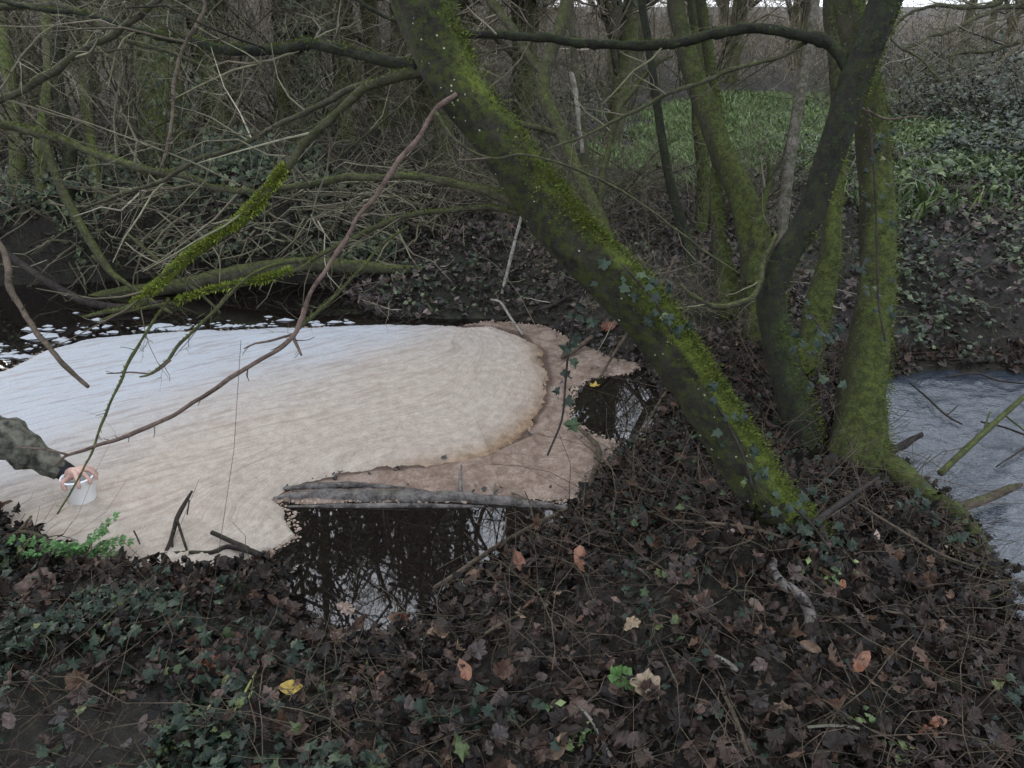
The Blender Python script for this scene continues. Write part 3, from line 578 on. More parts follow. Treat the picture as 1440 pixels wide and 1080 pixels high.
simple('mossy_tree', 'short bright green mossy stem behind the dark curved tree', [(1130, 540, 58), (1140, 490, 50), (1152, 420, 48), (1165, 370, 40), (1172, 300, 32), (1180, 200, 28), (1176, 90, 26), (1170, -30, 26)], (1130, 530), 0, .35, fuzz=7000, crown=4)
simple('mossy_tree', 'olive brown tree bending left behind the middle, forked above its dark foot', [(1070, 500, 62), (1066, 440, 58), (1062, 380, 56), (1058, 330, 58), (1046, 285, 52), (1020, 225, 46), (992, 150, 40), (968, 80, 36), (950, -30, 32)], (1070, 480), 0, .5, 'bark_moss', fuzz=4500, up=(-.1, .1, .9),
    limbs=[([(1060, 400, 40), (1063, 350, 30), (1068, 310, 22), (1076, 275, 14), (1084, 242, 9), (1080, 228, 5)], 0, 0, 'bark_moss')])
simple('mossy_tree', 'short leafless stem bright with moss just left of the olive brown tree', [(1030, 450, 46), (1024, 415, 42), (1016, 370, 34), (1010, 320, 26), (1006, 260, 22), (1012, 190, 22), (1000, 100, 20), (985, 0, 20), (975, -60, 20)], (1030, 440), 0, .5, fuzz=6000, crown=3)
simple('young_tree', 'slim brown sapling between the olive tree and the dark curved tree', [(1092, 380, 18), (1100, 320, 20), (1110, 230, 22), (1122, 150, 20), (1136, 70, 18), (1150, -30, 16)], (1092, 370), 0, .3, 'bark_pale', crown=3, tw=(3, 3, 1))
simple('young_tree', 'thin dark upright sapling right of the leaning trunk with a bent middle', [(978, 390, 20), (966, 340, 20), (946, 270, 18), (932, 200, 16), (922, 130, 15), (912, 60, 15), (903, -30, 14)], (978, 385), 0, .2, 'bark_dark', crown=3)
simple('mossy_tree', 'slender mossy tree with crooked forks seen right of the leaning trunk top', [(868, 410, 28), (856, 350, 28), (840, 300, 26), (815, 250, 24), (790, 190, 24), (765, 130, 26), (772, 80, 26), (790, 30, 24), (800, -40, 20)], (868, 400), 0, .4, 'branch_moss', crown=3,
    limbs=[([(770, 105, 20), (745, 80, 18), (720, 40, 16), (690, 0, 14), (670, -50, 12)], .3, .4, 'branch_moss'), ([(840, 300, 16), (850, 240, 12), (870, 160, 10), (905, 110, 8), (940, 80, 5)], .15, .3, 'branch_moss'), ([(790, 190, 12), (720, 170, 9), (640, 150, 6)], .2, .1, 'branch')])
simple('young_tree', 'grey stem with a pale broken stub right of the leaning trunk', [(832, 360, 18), (826, 280, 18), (820, 200, 17), (812, 130, 16), (806, 60, 14), (802, -30, 12)], (832, 350), 0, .2, 'branch', crown=2, limbs=[([(819, 215, 8), (814, 165, 9), (806, 112, 9), (803, 104, 5)], -.1, -.12, 'stick_pale')])
simple('mossy_tree', 'straight olive tree standing between the crooked tree and the bending olive tree', [(985, 330, 26), (990, 250, 26), (982, 160, 26), (985, 80, 26), (975, -30, 24)], (985, 330), 0, .2, 'bark_moss', crown=4)
# left-hand stems
GL = 'slim stems of the thicket at the left'
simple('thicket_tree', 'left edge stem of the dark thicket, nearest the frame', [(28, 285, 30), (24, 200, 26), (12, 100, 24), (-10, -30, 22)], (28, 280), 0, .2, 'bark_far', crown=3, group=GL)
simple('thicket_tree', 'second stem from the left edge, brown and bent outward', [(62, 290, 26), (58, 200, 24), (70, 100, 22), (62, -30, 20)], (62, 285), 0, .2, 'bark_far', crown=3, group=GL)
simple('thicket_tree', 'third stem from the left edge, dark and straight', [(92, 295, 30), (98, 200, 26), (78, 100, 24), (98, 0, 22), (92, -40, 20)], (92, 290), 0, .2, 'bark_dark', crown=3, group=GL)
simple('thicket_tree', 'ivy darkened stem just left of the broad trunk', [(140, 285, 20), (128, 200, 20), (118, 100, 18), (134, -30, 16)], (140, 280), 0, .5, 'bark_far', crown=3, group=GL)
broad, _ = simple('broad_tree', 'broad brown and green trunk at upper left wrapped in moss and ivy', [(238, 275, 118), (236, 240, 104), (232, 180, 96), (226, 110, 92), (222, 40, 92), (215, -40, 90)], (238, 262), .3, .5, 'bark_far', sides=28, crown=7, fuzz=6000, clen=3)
simple('mossy_tree', 'green mossy trunk directly right of the broad trunk', [(312, 250, 44), (306, 180, 40), (290, 100, 40), (276, 30, 38), (270, -40, 36)], (312, 250), .6, .9, 'bark_moss', crown=4)
ivytree, _ = simple('ivy_tree', 'dark trunk clothed in ivy above the far bank', [(440, 240, 28), (436, 170, 26), (432, 100, 26), (428, 30, 26), (425, -40, 26)], (440, 250), 1.2, 1.4, 'bark_dark', crown=4)
simple('mossy_tree', 'green tree standing behind the branches left of the leaning trunk top', [(488, 235, 34), (484, 150, 32), (476, 60, 30), (470, -40, 28)], (488, 245), 1.0, 1.2, 'bark_moss', crown=4)
simple('pale_tree', 'pale smooth trunk behind the broad trunk', [(178, 240, 34), (180, 170, 34), (172, 90, 34), (165, 0, 34), (160, -40, 32)], (178, 262), 2.0, 2.2, 'bark_pale', crown=4)
# tree just out of the frame at the left whose boughs hang into the view
P = [onz(-330, 560, .1) * [1, 1, 0] + [-.3, 0, .15], at(-330, 200, 3.3), at(-300, 0, 3.4)]; P, Rr = ext(P, [.13, .11, .09], [(0, .1, .9), (.2, .2, 1), (.1, .1, 1)], [.07, .05, .03])
P[0][2] = float(H(P[0][0], P[0][1])) - .05
tree('hazel_tree', 'hazel at the left edge whose bare boughs hang into the view', (P, Rr), 'bark_far', [
   dl([(-330, 230, 30), (-150, 190, 20), (0, 142, 15), (60, 112, 15), (112, 76, 14), (160, 50, 13), (195, 22, 13), (230, -5, 12), (280, -50, 10)], 3.3, 3.0),
   dl([(-330, 150, 26), (-160, 230, 16), (-40, 300, 12), (2, 350, 11), (22, 412, 11), (52, 468, 11), (86, 508, 10), (104, 525, 10), (123, 543, 7)], 3.3, 2.5, 'stick'),
   dl([(200, -60, 9), (285, 0, 7), (262, 62, 7), (248, 110, 7), (242, 165, 6), (236, 205, 6), (222, 245, 4)], 3.0, 2.7, 'stick'),
   dl([(-330, 60, 20), (-100, 20, 14), (80, 8, 12), (130, 32, 12), (180, 60, 10), (260, 80, 8), (330, 120, 5)], 3.4, 3.6),
   ], tw=dict(k=(4, 3, 2), maxr=.003, trunk=0, ls=(.12, .3), only=[0, 3]), extra=crownlimbs(P[-1], 5, 2, .03))
# tree out of the frame at the right
P = [G(1700, 480), at(1640, 200, 5.5), at(1600, 0, 5.6)]; P, Rr = ext(P, [.13, .11, .09], [(0, .1, .9), (.2, .2, 1), (.1, .1, 1)], [.07, .05, .03])
tree('alder_tree', 'bare tree at the right edge whose twigs hang in front of the far bank', (P, Rr), 'bark_far', [
   dl([(1620, 100, 20), (1520, 40, 14), (1440, 58, 8), (1385, 72, 7), (1342, 78, 6), (1335, 100, 3)], 5.5, 5.0),
   dl([(1600, 0, 20), (1500, 20, 12), (1420, 10, 8), (1340, 40, 6), (1270, 70, 4)], 5.5, 4.6),
   dl([(1600, -20, 20), (1480, -20, 12), (1380, 10, 8), (1300, 10, 6), (1252, 50, 5), (1290, 80, 4), (1330, 122, 3)], 5.5, 4.4),
   ], tw=dict(k=(8, 6, 4), maxr=.004, trunk=0, ls=(.2, .5)), extra=crownlimbs(P[-1], 5, 2, .03))

# ------------------------------------------------------------------ bare shrubs and far trees (copied)
def copytree(src, loc, rz, s, label=None, group=None):
    r_ = src.copy(); C.objects.link(r_); r_.location = [float(c) for c in loc]; r_.rotation_euler = (0, 0, rz); r_.scale = (s,) * 3
    if label: r_['label'] = label
    if group: r_['group'] = group
    for ch in src.children:
        c = ch.copy(); C.objects.link(c); c.parent = r_
    return r_
def shrub(nst, hgt, k, seed, spread=.55, m='twigs'):
    root = empty('bare_shrub', (0, 0, 0), 'x', 'shrub'); N = nst
    a = rng.random(N) * 2 * np.pi; D = np.c_[np.cos(a) * spread, np.sin(a) * spread, np.ones(N)] * 1.0 + rng.normal(0, .12, (N, 3))
    S = np.c_[np.cos(a) * .12, np.sin(a) * .12, np.full(N, -.1)]; L = hgt * rng.uniform(.6, 1.15, N)
    P, Rr = grow(S, D, L, rng.uniform(.006, .017, N), 9, .15, -.01, .2); mb = MB(); btubes(mb, P, Rr, 7); mb.build('stems', mat['branch'], root)
    mb = MB(); p1, r1, L1 = offshoots(P, Rr, L, k[0], ls=(.25, .55), rs=.45, wob=.25); btubes(mb, p1, np.clip(r1, .002, .007), 3)
    p2, r2, L2 = offshoots(p1, r1, L1, k[1], ls=(.3, .7), rs=.55, wob=.28); btubes(mb, p2, np.clip(r2, .0014, .0035), 3)
    p3, r3, L3 = offshoots(p2, r2, L2, k[2], ls=(.3, .8), n=4, rs=.7, wob=.3); btubes(mb, p3, np.clip(r3, .0012, .003), 3)
    mb.build('twigs', mat[m], root, kind='stuff'); return root
variants = [shrub(9, 3.4, (12, 5, 3), 1), shrub(12, 2.6, (11, 5, 2), 2, .9), shrub(7, 4.2, (14, 5, 2), 3, .4), shrub(14, 2.0, (10, 5, 2), 4, 1.4)]
used = [False] * 4
def put_shrub(v, x_, y_, s, label, group):
    z = float(H(x_, y_)); src = variants[v]; rz = rng.random() * 6.28
    if not used[v]:
        used[v] = True; src.location = (x_, y_, z); src.rotation_euler = (0, 0, rz); src.scale = (s,) * 3; src['label'] = label; src['group'] = group
    else: copytree(src, (x_, y_, z), rz, s, label, group)
def ring(n, x0, x1, y0, y1, vs, s0, s1, label, group):
    for k in range(n):
        x_ = x0 + (x1 - x0) * (k + rng.random()) / n; y_ = rng.uniform(y0, y1)
        if min(float(sdist(x_, y_, POND)), float(sdist(x_, y_, STREAM))) < .25: y_ += 1.0
        put_shrub(int(rng.choice(vs)), x_, y_, rng.uniform(s0, s1), label, group)
for px_, py_, v_, s_, lab in ((930, 425, 3, .42, 'small tangled tan shrub just right of the leaning trunk at mid height'), (1000, 455, 1, .36, 'small twiggy shrub between the leaning trunk and the short mossy stem'), (845, 385, 1, .42, 'small twiggy shrub behind the leaning trunk above the little pool')):
    g_ = G(px_, py_); z_ = g_.copy(); src = variants[v_]; copytree(src, z_, rng.random() * 6.28, s_, lab, 'small shrubs behind the leaning trunk')
ring(6, -6.5, -1.2, 7.0, 8.2, [0, 1, 3], .7, 1.0, 'bare twiggy shrub on the far bank behind the foam at the left', 'bare shrubs on the left far bank')
ring(14, -9, -.5, 8.6, 11.5, [0, 1, 2], .9, 1.3, 'bare shrub of the thicket behind the left bank trees', 'bare shrubs behind the left bank trees')
ring(6, -.6, 2.2, 6.6, 8.4, [1, 3], .5, .8, 'low bare shrub behind the leaning trunk on the middle bank', 'low bare shrubs behind the leaning trunk')
ring(8, -1, 4.2, 14.5, 17, [0, 1, 2, 3], .8, 1.3, 'bare brown shrub beyond the green grass patch', 'bare shrubs beyond the grass')
ring(10, 5, 13, 11, 16, [0, 1, 3], .7, 1.1, 'bare shrub on the far side of the clearing at the right', 'bare shrubs at the right of the clearing')

def bigtree(hgt, n1, seed):
    root = empty('bare_tree', (0, 0, 0), 'x', 'tree'); mb = MB()
    P, Rr = spline([(0, 0, -.2), (rng.normal(0, .15), rng.normal(0, .15), hgt * .3), (rng.normal(0, .3), rng.normal(0, .3), hgt * .65), (rng.normal(0, .4), rng.normal(0, .4), hgt)], [.17, .13, .085, .02], .25)
    tube(mb, P, Rr, 10, .15, 3, seed); mb.build('trunk', mat['bark_far'], root)
    p, r_, L = poly2batch(P, Rr, 12); p1, r1, L1 = offshoots(p, r_, L, n1, ls=(.22, .42), t0=.12, rs=.42, n=7, wob=.16, up=.25); mb = MB(); btubes(mb, p1, r1, 5); mb.build('branches', mat['branch'], root, kind='stuff')
    mb = MB(); p2, r2, L2 = offshoots(p1, r1, L1, 7, ls=(.25, .6), rs=.5); btubes(mb, p2, np.clip(r2, .003, .02), 3)
    p3, r3, L3 = offshoots(p2, r2, L2, 4, ls=(.3, .8), rs=.6, n=4); btubes(mb, p3, np.clip(r3, .0025, .008), 3)
    p4, r4, L4 = offshoots(p3, r3, L3, 2, ls=(.3, .8), rs=.6, n=3); btubes(mb, p4, np.clip(r4, .002, .005), 3)
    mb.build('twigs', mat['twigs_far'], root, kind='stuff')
    if seed != 2: ivy_mass(root, [(0, 0, 2.2), (0, 0, 4), (.1, 0, 5.6), (.1, 0, hgt * .8)], .34 if seed == 1 else .24, 1500, size=(.07, .13))  # upper ivy added as dark masses for the pool to mirror
    return root
bigs = [bigtree(8.5, 26, 1), bigtree(7, 22, 2), bigtree(10, 28, 3)]; bused = [0] * 3
def put_big(v, x_, y_, s, label, group):
    z = float(H(x_, y_)); src = bigs[v]; rz = rng.random() * 6.28
    if not bused[v]: bused[v] = 1; src.location = (x_, y_, z); src.rotation_euler = (0, 0, rz); src.scale = (s,) * 3; src['label'] = label; src['group'] = group
    else: copytree(src, (x_, y_, z), rz, s, label, group)
for k in range(12): put_big(k % 3, -11 + 11.5 * (k + rng.random()) / 12, rng.uniform(11, 16), rng.uniform(.8, 1.15), 'tall bare tree behind the thicket at the upper left', 'tall bare trees behind the left thicket')
for x_, y_, v_ in ((-2.7, 9.6, 0), (-1.75, 10.6, 2), (-.85, 9.4, 0), (.15, 11.2, 2), (1.3, 10.6, 0)): put_big(v_, x_, y_, .8, 'bare tree hung with ivy on the middle of the far bank', 'ivy hung bare trees on the far bank')
for k in range(7): put_big(k % 3, -1 + 8 * (k + rng.random()) / 7, rng.uniform(17, 22), rng.uniform(.8, 1.1), 'tall bare tree beyond the grass patch', 'tall bare trees beyond the grass')
for k in range(6): put_big(k % 3, 6 + 16 * (k + rng.random()) / 6, rng.uniform(17, 26), rng.uniform(.7, 1.0), 'pale bare tree far off at the upper right', 'pale bare trees at the upper right')
for k in range(26): put_big(k % 3, -24 + 52 * (k + rng.random()) / 26, rng.uniform(26, 36), rng.uniform(.8, 1.2), 'distant bare tree on the rising ground', 'distant bare trees')
# far wood: undergrowth that reads as one mass
mb = MB(); N = 26000; x_ = rng.uniform(-40, 45, N); y_ = rng.uniform(15.5, 48, N); keep = ~((x_ > 1) & (x_ < 8) & (y_ < 17)) & ~((x_ / y_ > .38) & (rng.random(N) < .6)); x_ = x_[keep]; y_ = y_[keep]; n = len(x_)
S = np.c_[x_, y_, H(x_, y_)]; D = rng.normal(0, .5, (n, 3)); D[:, 2] = 1
P, Rr = grow(S, D, rng.uniform(.5, 2.2, n), rng.uniform(.006, .016, n), 4, .3, -.05); btubes(mb, P, Rr, 3)
o = mb.build('distant_undergrowth', mat['twigs_far']); tag(o, 'brown leafless undergrowth of the distant wood', 'undergrowth', kind='stuff')

# ------------------------------------------------------------------ ground cover
def ground_leaves(name, label, cat, N, box, mask, dens, temps, size, m, ts=.45, lift=(0, .03), margin=.02, rr=None):
    p = ground_pts(N, *box, mask, dens, margin); n = len(p); p[:, 2] += rng.uniform(*lift, n)
    mb = MB(); scatter(mb, temps, p, tilt(n, ts), rng.uniform(size[0], size[1], n), rr); o = mb.build(name, mat[m], smooth=False); return tag(o, label, cat, kind='stuff')
bare = poly([(-60, 985), (60, 955), (150, 965), (205, 1010), (200, 1150), (-60, 1150)], .3)
barem = lambda x, y: .12 + .88 * sstep(-.05, .08, sdist(x, y, bare) + .08 * fbm(x * 7, y * 7, 133))
nearleft = poly([(-400, 720), (0, 735), (150, 815), (300, 815), (400, 812), (425, 900), (520, 940), (560, 1200), (-500, 1200)], .25)
litter_d = lambda x, y: np.clip(.75 + fbm(x * 2, y * 2, 91), .25, 1) * (1 - .5 * (sdist(x, y, nearleft) < 0)) * barem(x, y)
ground_leaves('leaf_litter', 'brown fallen leaves carpeting the near bank and the spit', 'leaf litter', 17000, (-3.4, 3.6, 1.0, 4.6), None, litter_d, T_LIT, (.022, .068), 'litter', .7, (0, .075), .0)
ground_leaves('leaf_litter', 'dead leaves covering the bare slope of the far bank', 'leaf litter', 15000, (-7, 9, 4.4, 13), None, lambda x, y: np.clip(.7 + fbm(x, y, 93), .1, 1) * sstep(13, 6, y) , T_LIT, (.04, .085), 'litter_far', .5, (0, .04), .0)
ground_leaves('shore_litter', 'wet leaf scraps along the water margin', 'leaf litter', 1800, (-2.6, 2.6, 1.8, 5.2), None, lambda x, y: np.exp(-np.abs(np.minimum(sdist(x, y, POND), sdist(x, y, STREAM))) / .08), T_LIT, (.02, .06), 'litter_wet', .5, (0, .02), -.05)
ground_leaves('ivy_carpet', 'dark ivy leaves growing over the near left bank', 'ivy', 4300, (-3.4, .2, 1.0, 3.2), nearleft, lambda x, y: np.clip(.42 + 1.6 * fbm(x * 2.4, y * 2.4, 95), .03, 1) * barem(x, y), T_IVY, (.022, .05), 'ivy', .55, (.01, .10))
ground_leaves('ivy_carpet', 'scattered ivy over the spit beneath the trees', 'ivy', 600, (.1, 3.2, 1.0, 4.2), None, lambda x, y: np.clip(.15 + 1.6 * fbm(x * 2, y * 2, 96), .02, 1), T_IVY, (.02, .042), 'ivy', .55, (.02, .10))
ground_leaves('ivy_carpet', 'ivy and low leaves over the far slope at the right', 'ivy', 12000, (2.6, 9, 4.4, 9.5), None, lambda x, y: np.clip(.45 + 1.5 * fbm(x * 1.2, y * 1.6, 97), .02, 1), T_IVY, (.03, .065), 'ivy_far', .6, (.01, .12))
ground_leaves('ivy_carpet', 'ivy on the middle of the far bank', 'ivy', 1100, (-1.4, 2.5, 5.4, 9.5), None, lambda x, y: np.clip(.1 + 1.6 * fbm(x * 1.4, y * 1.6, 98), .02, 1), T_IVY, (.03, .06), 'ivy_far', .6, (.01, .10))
ground_leaves('low_herbs', 'green low herbs at the back of the clearing on the right', 'herbs', 5000, (3.4, 11, 5.8, 12.5), None, lambda x, y: np.clip(.12 + .35 * sstep(6, 9, y) + 1.5 * fbm(x * 1.1, y * 1.4, 99), .0, 1), T_SM + T_IVY, (.03, .085), 'herb', .8, (.01, .18))
# ivy hanging over the undercut left bank
n = 8000; px = rng.uniform(-4.6, -.9, n); dd = rng.random(n) ** 1.5; yy = 6.35 + dd * 1.5 + .25 * fbm(px * 2, dd * 0, 101); mnd = .25 * np.exp(-((px + 2.6) / 1.1) ** 2)
zz = np.maximum(H(px, yy), 0.05) + rng.uniform(-.02, .16, n) + mnd * rng.random(n); ok = (zz > .16) & (rng.random(n) < np.clip(.55 + 1.3 * fbm(px * 1.6, yy * 1.6, 103), .1, 1)); nn = tilt(int(ok.sum()), .7); nn[:, 1] -= .9
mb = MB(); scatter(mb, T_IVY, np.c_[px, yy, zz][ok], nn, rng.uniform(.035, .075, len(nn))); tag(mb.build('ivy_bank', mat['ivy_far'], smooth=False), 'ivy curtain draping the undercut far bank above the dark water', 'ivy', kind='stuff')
# tree-root tangle and dead stems under the left far bank
n = 2300; S = np.c_[rng.uniform(-6, -.5, n), rng.uniform(6.2, 8.0, n), rng.uniform(.05, .8, n)]; D = rng.normal(0, 1, (n, 3)); D[:, 2] *= .5
P, Rr = grow(S, D, rng.uniform(.25, 1.1, n), rng.uniform(.003, .012, n), 6, .25, -.03); mb = MB(); btubes(mb, P, Rr, 4); tag(mb.build('dead_stems', mat['twigs'], smooth=True), 'tangle of dead stems and roots under the left far bank', 'dead stems', kind='stuff')
# fine litter twigs
p = ground_pts(6800, -3.2, 3.6, 1.0, 4.6, None, lambda x, y: np.clip(.35 + .5 * sstep(-.6, .8, x) + fbm(x * 2, y * 2, 111), .05, 1)); n = len(p); p[:, 2] += rng.uniform(.005, .05, n)
D = rng.normal(0, 1, (n, 3)); D[:, 2] *= .22; P, Rr = grow(p, D, rng.exponential(.15, n) + .05, rng.uniform(.0007, .0025, n), 6, .3, -.01, .5); P[:, :, 2] = np.maximum(P[:, :, 2], H(P[:, :, 0], P[:, :, 1]) + .003)
mb = MB(); btubes(mb, P, Rr, 4); tag(mb.build('twig_litter', mat['stick']), 'fine dead twigs strewn through the leaf litter', 'twig litter', kind='stuff')
p = ground_pts(2600, -2, 9, 4.6, 10, None, None); n = len(p); p[:, 2] += .02; D = rng.normal(0, 1, (n, 3)); D[:, 2] *= .3
P, Rr = grow(p, D, rng.exponential(.25, n) + .1, rng.uniform(.002, .006, n), 5, .2, 0); mb = MB(); btubes(mb, P, Rr, 3); tag(mb.build('twig_litter', mat['twigs']), 'dead twigs strewn over the far bank', 'twig litter', kind='stuff')
ground_leaves('leaf_litter', 'brown leaves on the muddy slope behind the foam', 'leaf litter', 6000, (-2.6, 2.2, 4.9, 8.2), None, lambda x, y: np.clip(.7 + fbm(x, y, 193), .1, 1), T_LIT, (.03, .07), 'litter_far', .7, (0, .05), .0)
n = 900; px_ = rng.uniform(385, 880, n); py_ = rng.uniform(450, 712, n); pp_ = np.array([onz(a_, b_, .02) for a_, b_ in zip(px_, py_)]); dsc = sdist(pp_[:, 0], pp_[:, 1], SCUM); dfo = sdist(pp_[:, 0], pp_[:, 1], FOAM)
kp_ = ((dsc < .0) & (dsc > -.10) & (dfo > .01) & (rng.random(n) < .8)) | ((np.abs(dfo) < .03) & (dsc < 0) & (rng.random(n) < .35)); pp_ = pp_[kp_]; pp_[:, 2] = .028; mb = MB(); scatter(mb, T_LIT + T_SM, pp_, tilt(len(pp_), .3), rng.uniform(.008, .035, len(pp_)))
tag(mb.build('leaf_scraps', mat['litter_wet'], smooth=False), 'dark leaf scraps caught in the scum', 'leaf scraps', kind='stuff')
# grass
def blades(name, label, N, box, dens, h, m, lean_=.35):
    p = ground_pts(N, *box, None, dens); n = len(p); d_ = tilt(n, lean_); L = rng.uniform(*h, n); sd_ = nrm(np.cross(d_, rng.normal(size=(n, 3)))) * (L * .05 + .002)[:, None]
    bend = rng.normal(0, .25, (n, 3)) * L[:, None]; bend[:, 2] = -abs(bend[:, 2]) * .5
    W = np.stack([p - sd_, p + sd_, p + d_ * (L * .6)[:, None] + sd_ * .7, p + d_ * (L * .6)[:, None] - sd_ * .7, p + d_ * L[:, None] + bend], 1); i = np.arange(n)[:, None] * 5
    mb = MB(); mb.add(W.reshape(-1, 3), i + np.array([[0, 1, 2, 3]]), i + np.array([[3, 2, 4]]), np.repeat(rng.random(n), 5)); tag(mb.build(name, mat[m], smooth=False), label, 'grass', kind='stuff')
gc = G(1050, 200); 
blades('grass', 'bright green grass in the clearing behind the trees', 42000, (.8, 6.2, 7.6, 14), lambda x, y: np.clip(1.2 * np.exp(-((x - (y * .31)) / 1.3) ** 2) * sstep(7.6, 10, y) - .05 + .9 * fbm(x * 1.6, y * 1.6, 120), 0, 1), (.04, .17), 'grass')
blades('grass', 'thin rough grass over the right of the clearing', 16000, (3, 12, 6.2, 14), lambda x, y: np.clip(.35 + fbm(x, y, 121), 0, 1), (.08, .25), 'herb')

# bramble bushes at the right
GB = 'bramble bushes across the stream at the right'
def bramble(px, py, dist, rx, h, label, seed):
    c = at(px, py, dist); c[2] = float(H(c[0], c[1])); root = empty('bramble_bush', c, label, 'bush', GB); n = 40
    a = rng.random(n) * 2 * np.pi; S = np.c_[c[0] + rng.normal(0, rx * .3, n), c[1] + rng.normal(0, .3, n), np.full(n, c[2])]; D = np.c_[np.cos(a), np.sin(a), rng.uniform(1, 2, n)]
    P, Rr = grow(S, D, rng.uniform(.8, 1.7, n) * h, np.full(n, .007), 8, .15, -.22); mb = MB(); btubes(mb, P, Rr, 4); mb.build('stems', mat['stick_dark'], root)
    N = 4200; u = nrm(rng.normal(size=(N, 3))) * (rng.random(N) ** .4)[:, None]; rad = 1 + .5 * fbm(u[:, 0] * 2 + seed, u[:, 2] * 2 + u[:, 1], seed)
    pos = c + u * rad[:, None] * np.array([rx, .7, h]); pos[:, 2] = np.maximum(pos[:, 2], c[2] + .02); k = rng.random(N) < np.clip(.6 + 1.6 * fbm(pos[:, 0] * 2.5, pos[:, 2] * 2.5, seed + 5), .05, 1); pos = pos[k]
    mb = MB(); nn = rng.normal(0, .6, (len(pos), 3)); nn[:, 2] += 1; scatter(mb, T_SM + T_IVY, pos, nn, rng.uniform(.035, .08, len(pos))); mb.build('leaves', mat['bramble'], root, smooth=False, kind='stuff')
bramble(1290, 200, 10.5, 1.0, 1.0, 'bramble bush just right of the upright mossy tree', 201)
bramble(1370, 190, 11, 1.2, 1.15, 'dark bramble bush in the middle of the right bank bushes', 202)
bramble(1450, 200, 9.5, 1.0, 1.2, 'bramble bush at the right edge of the view', 203)
bramble(1250, 140, 14, 1.2, 1.1, 'small distant bramble bush seen beside the dark tree', 204)
bramble(1400, 250, 8.2, .8, .45, 'low bramble bush at the right in front of the others', 205)
bramble(760, 180, 11, 1.4, .8, 'low bramble bush far behind the leaning trunk', 206)

# ivy leaves on trunks
def trunk_ivy(root, pts, n, spread, size=(.03, .06), m='ivy', front=.9, name='ivy_vine', label=None, toward=None):
    """pts: world points along the vine, leaves are parts"""
    P = np.array(pts); base = P[0]; r_ = empty(name, base, label, 'ivy'); mb = MB(); a, b = spline(P, [.004] * len(P), .03); tube(mb, a, b, 5); mb.build('stem', mat['stick_dark'], r_)
    meshes = []
    for V, T in T_IVY:
        q = MB(); q.add(V, None, T, rng.random()); meshes.append(q.mesh('leaf', mat[m], smooth=False))
    for k in range(n):
        i = rng.integers(0, len(a)); p = a[i] + rng.normal(0, spread, 3); o = bpy.data.objects.new('leaf', meshes[k % 3]); C.objects.link(o); o.parent = r_; o.location = [float(c) for c in p - base]
        d_ = Vector((rng.normal(0, .4), -front + rng.normal(0, .3), .8 + rng.normal(0, .3))); o.rotation_mode = 'QUATERNION'
        o.rotation_quaternion = d_.to_track_quat('Z', 'Y') @ __import__('mathutils').Quaternion((0, 0, 1), rng.random() * 6.28); s = rng.uniform(*size); o.scale = (s,) * 3
    return r_
def pw(lst, d): return [at(a, b, d_) for (a, b), d_ in zip(lst, d if hasattr(d, '__len__') else [d] * len(lst))]
trunk_ivy(None, pw([(945, 470), (925, 430), (900, 400), (875, 372)], [2.50, 2.48, 2.45, 2.45]), 26, .035, (.025, .05), label='blue green ivy sprig on the middle of the leaning trunk')
trunk_ivy(None, pw([(1060, 690), (1045, 640), (1020, 590), (1000, 560)], [2.55, 2.55, 2.53, 2.5]), 22, .03, (.025, .045), label='ivy sprig on the right side of the leaning trunk, low down')
trunk_ivy(None, pw([(1180, 800), (1165, 770), (1135, 730), (1110, 710)], [2.5, 2.5, 2.5, 2.5]), 30, .04, (.025, .045), label='ivy clump at the foot of the leaning trunk')
trunk_ivy(None, pw([(1165, 560), (1150, 520), (1160, 480), (1140, 440)], 3.1), 20, .05, (.03, .05), label='ivy between the short mossy stem and the upright mossy tree')
trunk_ivy(None, pw([(835, 392), (812, 425), (800, 490), (795, 540), (790, 590), (770, 640)], [2.58, 2.62, 2.68, 2.7, 2.7, 2.65]), 15, .022, (.035, .06), label='ivy trail hanging above the scum at the right end of the foam')
trunk_ivy(None, pw([(1345, 760), (1330, 735), (1300, 720), (1280, 700)], 2.75), 18, .03, (.02, .04), label='ivy on the mossy root beside the stream')
trunk_ivy(None, pw([(1245, 480), (1235, 420), (1232, 300), (1225, 180)], 2.95), 30, .04, (.02, .04), label='ivy leaves climbing the upright mossy tree')
for (gx, gy, lab) in [((60), 880, 'ivy vine creeping below the fern at the left'), (190, 850, 'ivy vine at the foam edge left of the raised twig'), (330, 950, 'ivy vine beside the yellow green grass stems'),
                      (120, 960, 'ivy vine over the dark soil in the lower left'), (250, 1000, 'ivy vine near the bottom edge left of centre'), (560, 1030, 'ivy vine at the bottom below the two orange leaves')]:
    P = [G(gx + dx, gy + dy) + [0, 0, .05] for dx, dy in ((0, 0), (50, -14), (95, 8), (140, -10))]; trunk_ivy(None, P, 26, .035, (.03, .055), front=.35, label=lab)
# ivy on the far trunks
up_ = lambda P, o: [P[0] + np.array([0, 0, z]) for z in o]
d_ = gd(440, 250) + 1.3
ivy_mass(ivytree, [at(430, 40, d_) + [0, 0, z] for z in (0, 1.2, 2.4, 3.6)], .26, 2600, size=(.06, .11))  # high ivy added past the frame top, dark mass for the pool reflection
ivy_mass(ivytree, pw([(440, 240), (436, 150), (430, 60), (426, -80)], d_), .12, 1600)
d_ = gd(238, 262) + .4; ivy_mass(broad, pw([(250, 240), (245, 170), (240, 60), (225, -60)], d_), .32, 900)

